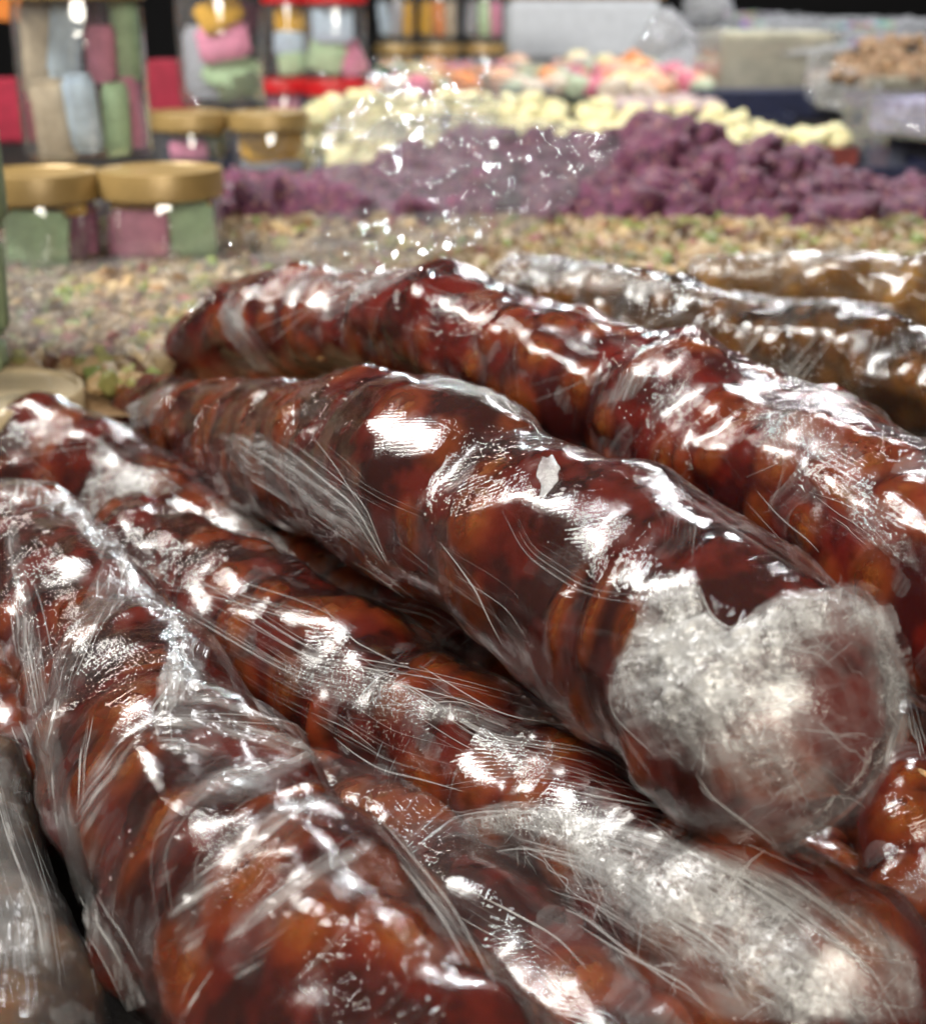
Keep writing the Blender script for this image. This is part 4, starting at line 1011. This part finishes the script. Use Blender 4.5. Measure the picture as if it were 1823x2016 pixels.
# ------------------------------------------------------------------ chunks of sweets
def rock(name, seed, n=26, rough=.34, blocky=.35, crag=.10):
    th = np.linspace(0, 2 * np.pi, n, endpoint=False); ph = np.linspace(0, np.pi, n // 2 + 2)
    T_, P_ = np.meshgrid(th, ph, indexing='ij'); x = np.cos(T_) * np.sin(P_); y = np.sin(T_) * np.sin(P_); z = np.cos(P_)
    m = np.maximum(np.maximum(abs(x), abs(y)), abs(z)); r = (1 - blocky) + blocky / m * .85
    r = r * (1 - rough * .5 + rough * fbm(x * 1.6 + seed, y * 1.6, z * 1.6, 4, seed, .6) * 1.6 - rough * .35) + crag * (ridged(x * 2.6, y * 2.6, z * 2.6 + seed, 3, seed) - .5)
    hs_ = np.floor(r * 6 + .5 * fbm(x * 3, y * 3, z * 3, 2, seed)) / 6; r = r * .6 + hs_ * .4
    V = np.stack([x * r, y * r, z * r], -1).transpose(1, 0, 2).reshape(-1, 3)
    return mesh_np(name, V, grid_faces(n // 2 + 2, n, True)[:, ::-1])
def scatter(name, meshes, pts, size, rng, labelf, cat, group):
    for (x, y, z) in pts:
        me = meshes[rng.randrange(len(meshes))]
        o = bpy.data.objects.new(name, me); C.objects.link(o)
        s = size * rng.uniform(.75, 1.25); o.location = (x, y, z)
        o.scale = (s * rng.uniform(.85, 1.2), s * rng.uniform(.85, 1.1), s * rng.uniform(.7, 1.0))
        o.rotation_euler = (rng.uniform(-.5, .5), rng.uniform(-.5, .5), rng.uniform(0, 6.28))
        tag(o, labelf(x, y, z), cat, group)
rng = random.Random(8)
PM = chunk_mat('purple_sweet', (.155, .036, .092, 1), (.062, .013, .036, 1), (.38, .20, .15, 1), .60, 240)
PR = [rock('purple_chunk', 30 + i, n=44, rough=.75, blocky=.5, crag=.30) for i in range(7)]
for m in PR: m.materials.append(PM)
pts = []; sil = [(430, 378), (600, 352), (650, 345), (760, 325), (880, 298), (935, 274), (1000, 306), (1100, 304), (1200, 278), (1300, 228), (1360, 232), (1420, 285), (1560, 290), (1640, 335), (1760, 352), (1900, 352)]
for row, d in enumerate([1.13, 1.20, 1.27, 1.35]):
    px = 425 + (row % 2) * 45
    while px < 1900:
        top = np.interp(px, [a for a, b in sil], [b for a, b in sil]) + 40
        f = row / 3; py = 452 * (1 - f) + top * f
        if px > 1500: py += 20 * (1 - f)
        p = W(px + rng.uniform(-12, 12), py + rng.uniform(-8, 8), d + rng.uniform(-.012, .012)); pts.append(tuple(p))
        px += 118 * 1.25 / d * rng.uniform(.9, 1.1)
def where(u, lo, hi, names):
    k = int(np.clip((u - lo) / (hi - lo) * len(names), 0, len(names) - 1)); return names[k]
def plab(x, y, z):
    u = (x / (y * CP + (CAMZ - z) * SP)) * FP + 911
    if abs(u - 935) < 45 and z > .10: return 'rounded purple chunk peaking at the edge of the clear plastic'
    row = where(y, 1.05, 1.30, ['in the front row by the nut bed', 'halfway up the heap', 'in the upper row', 'at the top before the yellow sweets'])
    if u < 1230: return 'purple chunk under the clear plastic, ' + row + where(u, 425, 1230, [', nearest the jars', ', left', ', centre'])
    return 'bare purple chunk ' + row + where(u, 1230, 1850, [', middle', ', right of centre', ', by the right edge'])
scatter('purple_chunk', PR, pts, .0335, rng, plab, 'sweet', 'purple sweet chunks heaped in the tray')

YM = chunk_mat('yellow_sweet', (.84, .80, .50, 1), (.76, .68, .36, 1), (.80, .76, .55, 1), .62, 200)
YR = [rock('yellow_chunk', 60 + i, rough=.6, blocky=.7, crag=.2) for i in range(6)]
for m in YR: m.materials.append(YM)
pts = []
for row, d in enumerate([1.50, 1.56, 1.62, 1.69, 1.76, 1.84]):
    px = 605 + (row % 2) * 25
    while px < 1500:
        top = np.interp(px, [600, 700, 850, 1000, 1150, 1300, 1400, 1460, 1520], [208, 196, 198, 196, 206, 216, 208, 222, 258]) + 10
        f = row / 5; py = 322 * (1 - f) + top * f
        p = W(px + rng.uniform(-8, 8), py + rng.uniform(-5, 5), d + rng.uniform(-.012, .012)); pts.append(tuple(p))
        px += 52 * 1.65 / d * rng.uniform(.9, 1.15)
for k in range(9):
    pts.append(tuple(W(1500 + k * 20, 272 + k * .6, 1.66 - .01 * (k % 3))))
def ylab(x, y, z):
    u = (x / (y * CP + (CAMZ - z) * SP)) * FP + 911
    row = where(y, 1.42, 1.78, ['just behind the purple heap', 'in the middle of the bed', 'along the back'])
    if u < 1000: return 'pale yellow chunk under clear plastic, ' + row + where(u, 600, 1000, [', nearest the jars', ', midway', ', farthest from the jars'])
    return 'bare pale yellow chunk ' + row + where(u, 1000, 1660, [', left', ', middle', ', right', ', at the thin right tail'])
scatter('yellow_chunk', YR, pts, .0165, rng, ylab, 'sweet', 'pale yellow sweet chunks in the tray')
WM = chunk_mat('rosy_sweet', (.62, .50, .48, 1), (.45, .32, .32, 1), (.7, .65, .6, 1)); WR = [rock('pinkish_chunk', 80 + i, n=18) for i in range(3)]
for m in WR: m.materials.append(WM)
pts = [tuple(W(1195 + (k % 11) * 22 + rng.uniform(-6, 6), 214 - 9 * (k // 11) + rng.uniform(-3, 3), 1.93 + .05 * (k // 11))) for k in range(33)]
scatter('pinkish_chunk', WR, pts, .014, rng, lambda x, y, z: 'small pinkish white sweet in the strip behind the yellow chunks', 'sweet', 'pinkish white sweets')
cols = {'orange': (.75, .24, .05, 1), 'pink': (.62, .16, .24, 1), 'pale yellow': (.78, .68, .34, 1), 'cream': (.66, .56, .46, 1), 'pale green': (.48, .56, .40, 1), 'peach': (.75, .42, .26, 1)}
for ci, (cn, c) in enumerate(cols.items()):
    m_ = chunk_mat('candy', c, tuple(v * .75 for v in c[:3]) + (1,), (.8, .75, .65, 1)); rr = [rock('candy', 90 + ci * 3 + i, n=18, rough=.3, blocky=.3) for i in range(2)]
    for m in rr: m.materials.append(m_)
    pts = []
    for k in range(22):
        px = rng.uniform(735, 1390); f = rng.random(); top = np.interp(px, [735, 1050, 1180, 1400], [135, 122, 112, 140])
        pts.append(tuple(W(px, 178 * (1 - f) + (top + 8) * f, 2.02 + .42 * f)))
    scatter('candy', rr, pts, .021, rng, lambda x, y, z, cn=cn: cn + ' sugared sweet in the mixed heap at the back' + (' under clear plastic' if x < .12 else ''), 'sweet', cn + ' sweets in the mixed heap')

# ------------------------------------------------------------------ jars with sweets
BLKM = []
for i in range(4):
    import bmesh
    bm = bmesh.new(); bmesh.ops.create_cube(bm, size=1.0); bmesh.ops.bevel(bm, geom=bm.edges[:], offset=.09, segments=2, affect='EDGES')
    bmesh.ops.subdivide_edges(bm, edges=bm.edges[:], cuts=2, use_grid_fill=True)
    co = np.array([v.co[:] for v in bm.verts]); nz = fbm(co[:, 0] * 2 + i * 9, co[:, 1] * 2, co[:, 2] * 2, 3, 200 + i) - .5
    for v, n_ in zip(bm.verts, nz): v.co *= 1 + .16 * n_
    me = bpy.data.meshes.new('sweet_block'); bm.to_mesh(me); bm.free()
    for p in me.polygons: p.use_smooth = True
    BLKM.append(me)
_bl = {}
_cur = None; JARS = {}
def block(px, py, w, h, colr, d, where, tilt=0.0, th=.014, k=0, desc='block'):
    key = (colr, k)
    if key not in _bl:
        m = BLKM[k].copy(); m.name = 'sweet_block'; m.materials.append(BLK[colr]); _bl[key] = m
    o = bpy.data.objects.new('sweet_block', _bl[key]); C.objects.link(o)
    loc = W(px, py, d); hw = w * d / FP / 2
    if _cur is not None:
        c_, R_ = _cur
        for _ in range(40):
            dx = abs(loc.x - c_.x) + hw; dy = abs(loc.y - c_.y) + th / 2
            if math.hypot(dx, dy) <= R_ * .90: break
            if abs(loc.y - c_.y) > .004: loc.y += (c_.y - loc.y) * .12
            else: hw *= .95; loc.x += (c_.x - loc.x) * .05
        w = hw * 2 * FP / d
    o.location = loc; o.scale = (w * d / FP, th, h * d / FP); o.rotation_euler = (0, math.radians(tilt), rng.uniform(-.12, .12))
    nm = {'grey': 'pale grey', 'purple': 'dark purple', 'blue': 'light blue', 'white': 'white'}.get(colr, colr)
    tag(o, nm + ' ' + desc + ' ' + where, 'sweet')
def jar(label, px, d, z, R, hb, lid_h, lidmat, name='sweet_jar', lid_bottom=False):
    c = place_z(px, d, z); r = empty(name, c, label, 'jar'); JARS[(px, d)] = (c, R)
    t = .0012
    lathe('jar_body', [(0.0005, 0.0005), (R * .90, 0.0005), (R * .96, .003), (R * .965, hb * .9), (R * .93, hb), (R * .93 - t, hb), (R * .965 - t, hb * .9), (R * .96 - t, .0042), (R * .89, .002), (0.0005, .002)], M_jar, r)
    lid = lathe('lid', [(0.0005, hb + .0005), (R * .98, hb + .0005), (R, hb + .002 - .002 + .001), (R, hb + lid_h - .0015), (R * .985, hb + lid_h), (R * .93, hb + lid_h), (R * .91, hb + lid_h - .0012), (0.0005, hb + lid_h - .0012)], lidmat, r)
    th = np.linspace(0, 2 * np.pi, 96, endpoint=False)
    return r
zt = .077
jar('short gold lidded jar of mint green and purple sweets, left of the front pair', 88, .97, zt, .0415, .044, .0185, M_gold)
jar('short gold lidded jar holding a pink and a green block, right of the front pair', 327, .985, zt, .0425, .044, .0185, M_gold)
jar('tall clear jar of beige, blue, pink and green blocks standing on the front gold lids', 176, 1.03, zt + .0635, .0475, .106, .018, M_gold, 'tall_jar')
jar('short gold lidded jar half hidden behind the tall front jar', 378, 1.50, .071, .0420, .047, .018, M_gold)
jar('short gold lidded jar with a mustard yellow block, right of the rear pair', 533, 1.50, .071, .0420, .047, .018, M_gold)
jar('tall clear jar of pink, yellow and green packets on the rear gold lids', 440, 1.55, .137, .0475, .12, .018, M_gold, 'tall_jar')
jar('jar with a red lid under the left upper red jar', 560, 2.02, .075, .043, .046, .018, M_redlid)
jar('jar with a red lid under the round grey sweets jar', 662, 2.0, .073, .044, .046, .020, M_redlid)
jar('red lidded jar of yellow and green sweets, left of the red lidded pair', 568, 2.06, .140, .036, .098, .016, M_redlid)
jar('red lidded jar of grey, green and pink sweets, right of the red lidded pair', 662, 2.04, .140, .046, .098, .016, M_redlid)
for i, (px, w) in enumerate([(782, 'leftmost'), (866, 'middle'), (955, 'rightmost')]):
    jar('small gold lidded jar at the back beside the white foam box, ' + w + ' of three', px, 2.5, .105, .0375, .048, .016, M_gold)
    jar('tall far jar of coloured blocks, ' + w + ' of the three on back gold lids', px, 2.52, .170, .036, .11, .018, M_gold, 'tall_jar')
jar('cream lidded jar low at the left edge under the nearest tall jar', 8, .672, .018, .0425, .0455, .0165, plain('cream_lid', (.50, .40, .25), .18, var=.05, coat=.6))
jar('nearest tall clear jar cut by the left edge, green blocks inside', -140, .69, .0805, .041, .138, .03, M_gold, 'tall_jar')
a = 'in the tall front jar'; _cur = JARS[(176, 1.03)]
block(82, 100, 62, 190, 'beige', 1.02, 'upper left ' + a, 3, k=0); block(130, 75, 60, 150, 'blue', .995, 'leaning, upper row ' + a, 9, k=1); block(200, 105, 50, 105, 'pink', .995, 'short, upper row ' + a, 2, k=2)
block(262, 70, 56, 165, 'green', 1.005, 'upper right ' + a, -1, k=3); block(105, 245, 72, 165, 'beige', 1.0, 'lower left ' + a, -2, k=1); block(162, 225, 58, 150, 'blue', .985, 'lower row with an amber dot ' + a, -5, k=0)
block(217, 238, 48, 140, 'green', .985, 'lower row ' + a, 0, k=2); block(262, 225, 44, 135, 'pink', .995, 'lower right ' + a, -5, k=3); block(172, 55, 70, 120, 'purple', 1.045, 'at the back ' + a, 0, k=2); block(180, 230, 170, 120, 'purple', 1.055, 'low at the back ' + a, 0, k=0)
a = 'in the left short front jar'; _cur = JARS[(88, .97)]
block(75, 480, 118, 125, 'green', .945, a, 4, k=1, desc='pouch'); block(160, 465, 60, 130, 'purple', .965, a, 12, k=2); block(95, 408, 150, 28, 'yellow', .955, 'under the lid ' + a, 2, k=0); block(185, 470, 25, 120, 'pink', .98, 'thin ' + a, 4, k=3)
a = 'in the right short front jar'; _cur = JARS[(327, .985)]
block(265, 478, 112, 118, 'pink', .955, a, 2, k=2); block(382, 462, 100, 118, 'green', .96, a, -2, k=1); block(320, 405, 190, 26, 'yellow', .97, 'under the lid ' + a, 0, k=0); block(330, 480, 150, 110, 'olive', 1.005, 'behind ' + a, 0, k=0)
a = 'in the rear short jar with mustard block'; _cur = JARS[(533, 1.50)]
block(532, 285, 122, 72, 'yellow', 1.47, 'wide ' + a, 0, k=0); block(532, 330, 130, 22, 'grey', 1.47, 'flat ' + a, 0, k=1)
a = 'in the half hidden rear jar'; _cur = JARS[(378, 1.50)]
block(372, 296, 70, 40, 'pink', 1.47, a, 0, k=0); block(425, 282, 52, 60, 'olive', 1.47, a, 0, k=2); block(385, 256, 110, 22, 'yellow', 1.475, a, 0, k=1)
a = 'in the tall rear jar'; _cur = JARS[(440, 1.55)]
block(432, 25, 86, 62, 'yellow', 1.50, a, -28, k=0, desc='packet'); block(440, 82, 100, 66, 'pink', 1.515, a, -10, k=1, desc='packet'); block(452, 142, 120, 70, 'green', 1.51, a, 20, k=2, desc='packet'); block(470, 170, 95, 50, 'olive', 1.53, 'low ' + a, -12, k=3, desc='packet')
block(500, 35, 50, 60, 'purple', 1.54, a, 15, k=3, desc='packet'); block(420, 120, 100, 130, 'grey', 1.575, 'at the back ' + a, 0, k=0, desc='packet')
a = 'in the left upper red lidded jar'; _cur = JARS[(568, 2.06)]
block(568, 40, 54, 50, 'yellow', 2.03, a, 0); block(568, 85, 56, 44, 'blue', 2.035, a, 4, k=1); block(572, 125, 52, 40, 'green', 2.03, a, -6, k=2)
a = 'in the right upper red lidded jar'; _cur = JARS[(662, 2.04)]
block(655, 48, 80, 66, 'blue', 2.0, a, 0, k=1, desc='rounded piece'); block(640, 110, 70, 60, 'green', 2.005, a, 18, k=2, desc='piece'); block(690, 115, 56, 70, 'pink', 2.0, a, -25, k=3, desc='piece')
_cur = None
block(560, 195, 60, 40, 'pink', 1.99, 'in the lower red lidded jar on the left', 0); block(660, 200, 90, 36, 'green', 1.97, 'in the lower red lidded jar on the right', 0)
for px, cs, w in [(782, ('blue', 'grey', 'yellow'), 'leftmost'), (866, ('yellow', 'orange', 'beige'), 'middle'), (955, ('grey', 'green', 'pink'), 'rightmost')]:
    for j, c_ in enumerate(cs):
        block(px - 26 + j * 24, 36, 22, 62, c_, 2.50, 'in the %s tall far jar' % w, rng.uniform(-5, 5), k=j)
    block(px, 117, 60, 22, cs[(len(w)) % 3], 2.48, 'in the %s small far jar' % w, 0, k=1)
block(-56, 560, 130, 200, 'olive', .66, 'in the nearest tall jar at the left edge', 2, k=0); block(-56, 700, 125, 60, 'olive', .66, 'low in the nearest tall jar at the left edge', 0, k=1); block(-58, 330, 110, 230, 'olive', .67, 'upper in the nearest tall jar at the left edge', 0, k=2)
box('red_box', place_z(30, 1.75, .08), (.075, .05, .075), M_redbox, 'red box behind the tall front jar at the far left', 'box')
box('red_box', place_z(345, 1.9, .08), (.06, .05, .09), M_redbox, 'red box glimpsed left of the tall rear jar', 'box')
box('snack_packet', place_z(25, 2.6, .205), (.12, .03, .06), BLK['orange'], 'orange and yellow packet in the top left corner', 'packet', rz=.2)
box('green_box', place_z(752, 2.2, .125), (.022, .03, .022), plain('green_card', (.01, .22, .10), .5), 'small dark green cube right of the red lidded jars', 'box')

# ------------------------------------------------------------------ boxes, bags and film at the back and right
box('foam_box', place_z(1140, 2.95, .125), (.31, .22, .115), M_foam, 'white foam box standing at the back behind the mixed sweets', 'box')
box('cardboard_lid', place_z(1140, 2.95, .243), (.33, .24, .012), M_card, 'brown cardboard lid resting on the white foam box', 'lid')
def crumple_sheet(name, corners, nx, ny, amp, freq, mat, label, cat, seed=0, sag=0.0):
    """corners: four world points (a b c d), bilinear sheet with crumpled relief"""
    a, b, c, d = [np.array(p) for p in corners]; s = np.linspace(0, 1, nx)[:, None, None]; t = np.linspace(0, 1, ny)[None, :, None]
    P = a * (1 - s) * (1 - t) + b * s * (1 - t) + c * s * t + d * (1 - s) * t
    n = np.cross(b - a, d - a); n /= np.linalg.norm(n)
    if n[2] < 0: n = -n
    h = amp * (ridged(P[..., 0] * freq, P[..., 1] * freq, P[..., 2] * freq, 4, seed) * .8 + fbm(P[..., 0] * freq * .3, P[..., 1] * freq * .3, P[..., 2] * freq * .3, 2, seed + 3) * 1.2 - .9)
    ed = np.minimum(np.minimum(s, 1 - s), np.minimum(t, 1 - t))[..., 0] * np.ones(h.shape)
    jx = fbm(P[..., 0] * freq * .5, P[..., 1] * freq * .5, P[..., 2] * 0 + 4, 2, seed + 8)[..., None] - .5
    P = P + n * (h - sag * np.sin(np.pi * s[..., 0]) * np.sin(np.pi * t[..., 0]))[..., None] + (b - a) / np.linalg.norm(b - a) * jx * amp * 2.5
    me = mesh_np(name, P.reshape(-1, 3), grid_faces(nx, ny))
    at = me.attributes.new('edge', 'FLOAT', 'POINT'); at.data.foreach_set('value', np.ones(nx * ny, np.float32))
    return tag(link(name, me, mat), label, cat)
def loose_film(name, haze, wr=1.0, fr=90, rough=.025, colr=None):
    T = NT(name); P = T.pos()
    v = T.n('ShaderNodeTexVoronoi', feature='DISTANCE_TO_EDGE'); wn = T.n('ShaderNodeTexNoise'); T.l(P, wn.inputs['Vector']); wn.inputs['Scale'].default_value = fr * .5
    T.l(T.vadd(P, T.vscale(wn.outputs['Color'], .03)), v.inputs['Vector']); v.inputs['Scale'].default_value = fr
    h = T.math('ADD', T.math('MULTIPLY', T.ramp(v.outputs['Distance'], 0, .3), .45), T.noise(T.mapping(P, rot=(0, 0, .5), sc=(1, .35, 1)), fr * 1.3, 3, .6))
    nb = T.bump(h, .0045 * wr, 1.0)
    tr = T.n('ShaderNodeBsdfTransparent'); tr.inputs[0].default_value = (.95, .95, .95, 1)
    gl = T.n('ShaderNodeBsdfGlossy'); gl.inputs['Roughness'].default_value = rough; T.l(nb, gl.inputs['Normal'])
    lw = T.n('ShaderNodeFresnel'); lw.inputs[0].default_value = 1.4; lw2 = T.n('ShaderNodeLayerWeight'); lw2.inputs[0].default_value = .3; T.l(nb, lw2.inputs['Normal'])
    f = T.math('MULTIPLY_ADD', T.math('POWER', lw2.outputs['Facing'], 4), .5, .09, clamp=True)
    di = T.n('ShaderNodeBsdfDiffuse'); di.inputs[0].default_value = (.62, .63, .66, 1)
    if colr:
        cn = T.n('ShaderNodeTexNoise'); T.l(P, cn.inputs['Vector']); cn.inputs['Scale'].default_value = 28
        hs = T.n('ShaderNodeHueSaturation'); hs.inputs['Saturation'].default_value = 2.2; hs.inputs['Value'].default_value = 1.2; T.l(cn.outputs['Color'], hs.inputs['Color'])
        T.l(T.mix(T.ramp(T.noise(P, 11, 2, .5), .55, .66), (.62, .63, .66, 1), hs.outputs[0]), di.inputs[0])
    tl = T.n('ShaderNodeBsdfTranslucent'); tl.inputs[0].default_value = (.6, .6, .62, 1)
    hz = T.math('MULTIPLY', T.ramp(T.noise(P, 22, 3, .6), .3, .75, .35, 1.3), haze, clamp=True)
    return T.done(T.mixs(hz, T.mixs(f, tr.outputs[0], gl.outputs[0]), T.mixs(.4, di.outputs[0], tl.outputs[0])))
LF = loose_film('loose_film', .15, fr=85, wr=.36, rough=.035); LF2 = loose_film('cloudy_film', .62, wr=1.4, fr=50); LF3 = loose_film('printed_film', .5, wr=.7, fr=45, colr=True)

def surf(x, y):
    return np.interp(y, [.6, 1.06, 1.14, 1.40, 1.48, 1.80, 1.95, 2.45], [.088, .090, .106, .142, .112, .128, .125, .150])
def big_sheet():
    ys = np.linspace(.68, 2.42, 420); n = 170
    L = np.interp(ys, [.68, 1.0, 1.20, 1.30, 2.42], [-.40, -.42, -.36, -.145, -.17]); Rr = np.interp(ys, [.68, .85, 1.02, 1.12, 1.30, 1.42, 1.8, 2.42], [-.15, -.06, .03, .09, .15, .02, .05, .22])
    Rr = Rr + .02 * (fbm(ys * 20, ys * 0, ys * 0, 2, 5) - .5)
    t = np.linspace(0, 1, n)[None, :]; X = L[:, None] * (1 - t) + Rr[:, None] * t; Y = ys[:, None] * np.ones((1, n))
    Z = surf(X, Y)
    lowr = sstep(-.07, -.13, X) * sstep(1.5, 1.35, Y)
    Z = Z - lowr * np.clip(Z - .083, 0, 1) * .85
    w = fbm(X * 9, Y * 9, X * 0, 2, 71) - .5; r = ridged(X * 34, Y * 26, X * 0, 4, 72)
    Z = Z + (.014 * w + .006 * (r - .4)) * (1 - .8 * sstep(-.08, -.14, X) * sstep(1.2, .9, Y)) + .003 * (ridged(X * 120, Y * 90, X * 0, 2, 77) - .4)
    me = mesh_np('plastic_sheet', np.stack([X, Y, Z], -1).reshape(-1, 3), grid_faces(len(ys), n)[:, ::-1])
    tag(link('plastic_sheet', me, LF), 'crinkled clear plastic sheet over the nuts and sweets, sparkling with reflections', 'plastic sheet')
big_sheet()

def bag(name, c, sx, sz, seed, label, mat):
    n = 60; th = np.linspace(0, 2 * np.pi, n, endpoint=False); ph = np.linspace(0.02, np.pi - .02, 50); T_, P_ = np.meshgrid(ph, th, indexing='ij')
    x = np.cos(P_) * np.sin(T_); y = np.sin(P_) * np.sin(T_); z = np.cos(T_)
    r = .75 + .5 * fbm(x * 1.7 + seed, y * 1.7, z * 1.7, 3, seed) - .22 * ridged(x * 3.2, y * 3.2, z * 2 + seed, 3, seed + 2)
    V = np.stack([x * r * sx * (1 - .35 * z), y * r * sx * .8, z * r * sz + sz * .8], -1).reshape(-1, 3)
    o = link(name, mesh_np(name, V, grid_faces(50, n, True)[:, ::-1]), mat); o.location = c; tag(o, label, 'plastic bag')
bag('plastic_bag', place_z(1315, 2.5, .12), .062, .062, 3, 'crumpled white plastic bag in front of the foam box', LF2)
bag('plastic_bag', place_z(1395, 2.6, .20), .05, .045, 9, 'small knotted clear bag near the top edge, behind the white bag', LF2)

# right hand boxes
M_acl = clear_mat('clear_acrylic', haze=.06, tintc=(.93, .93, .94), milk=(.6, .6, .62))
def clear_box(c, s, label, fill, rz=0.0, fillh=.6):
    wall = M_acryl if 'grey' in label else M_acl
    r = empty('acrylic_box', c, label, 'box', rz=rz); o = link('box_wall', box_mesh('box_wall', *s, t=.003), wall, r)
    f = link('filling', box_mesh('filling', s[0] - .012, s[1] - .012, s[2] * fillh), fill, r); f.location = (0, 0, .0035)
    return r
M_crm = plain('cream_filling', (.70, .67, .52), .7, var=.12, scale=30, bump=.003, bscale=120); M_gry = plain('grey_filling', (.26, .27, .33), .7, var=.3, scale=60, bump=.003, bscale=120)
M_lav = plain('lavender_wrap', (.36, .34, .50), .45, var=.4, scale=50, bump=.004, bscale=90)
clear_box(place_z(1830, 1.62, .03), (.17, .14, .115), 'grey see through box at the right behind the purple heap', M_gry, .12, .9)
clear_box(place_z(1500, 2.25, .100), (.19, .16, .100), 'pale see through box left of the cream one, dusty side', M_crm, .1, .93)
clear_box(place_z(1770, 1.95, .100), (.21, .16, .055), 'see through box of cream pieces topped with brown walnuts', M_crm, .3, .8)
clear_box(place_z(1860, 1.50, .110), (.13, .12, .042), 'shiny box of lavender wrapped sweets at the right edge', M_lav, .5, .8)
box('printed_tray', place_z(1500, 2.02, .088), (.20, .10, .036), M_navy, 'dark navy tray with reddish print below the pale box', 'tray', rz=.06)
box('red_print', place_z(1640, 1.60, .060), (.05, .012, .03), plain('red_print', (.13, .025, .02), .5, var=.4, scale=40), 'dull red printed carton between the yellow tray and the grey box', 'carton')
WN = [rock('loose_walnut', 120 + i, n=16, rough=.6, blocky=.2) for i in range(4)]
M_wn = chunk_mat('brown_walnut', (.40, .25, .13, 1), (.20, .11, .05, 1), (.6, .45, .3, 1))
for m in WN: m.materials.append(M_wn)
pts = []
for k in range(150):
    f = rng.random(); px = rng.uniform(1640, 1860); pts.append(tuple(W(px, 158 * (1 - f) + (78 + (px < 1700) * 30) * f + rng.uniform(-4, 4), 1.86 + .22 * f)))
scatter('loose_walnut', WN, pts, .0085, rng, lambda x, y, z: 'small brown walnut in the heap on the see through box, top right', 'walnut', 'brown walnuts heaped top right')
crumple_sheet('film_cover', [W(1370, 110, 2.2), W(1880, 100, 2.05), W(1900, 38, 2.5), W(1420, 30, 2.6)], 160, 90, .016, 22, LF3, 'crumpled film with pink and blue tints over the boxes at the top right', 'plastic film', 5)
crumple_sheet('film_cover', [W(1590, 195, 1.9), W(1740, 250, 1.8), W(1735, 160, 1.84), W(1590, 95, 1.95)], 90, 70, .008, 40, loose_film('film_side', .42, fr=70, wr=.5), 'clear film stretched down the front of the walnut box', 'plastic film', 6)
crumple_sheet('film_cover', [W(1760, 260, 1.42), W(1900, 290, 1.40), W(1900, 190, 1.55), W(1770, 190, 1.56)], 70, 50, .010, 50, LF, 'glittering clear film over the lavender box at the right edge', 'plastic film', 7)
crumple_sheet('film_cover', [W(1290, 160, 2.35), W(1420, 150, 2.3), W(1440, 70, 2.45), W(1330, 60, 2.5)], 90, 60, .02, 25, LF2, 'white film hanging beside the crumpled white bag', 'plastic film', 8)
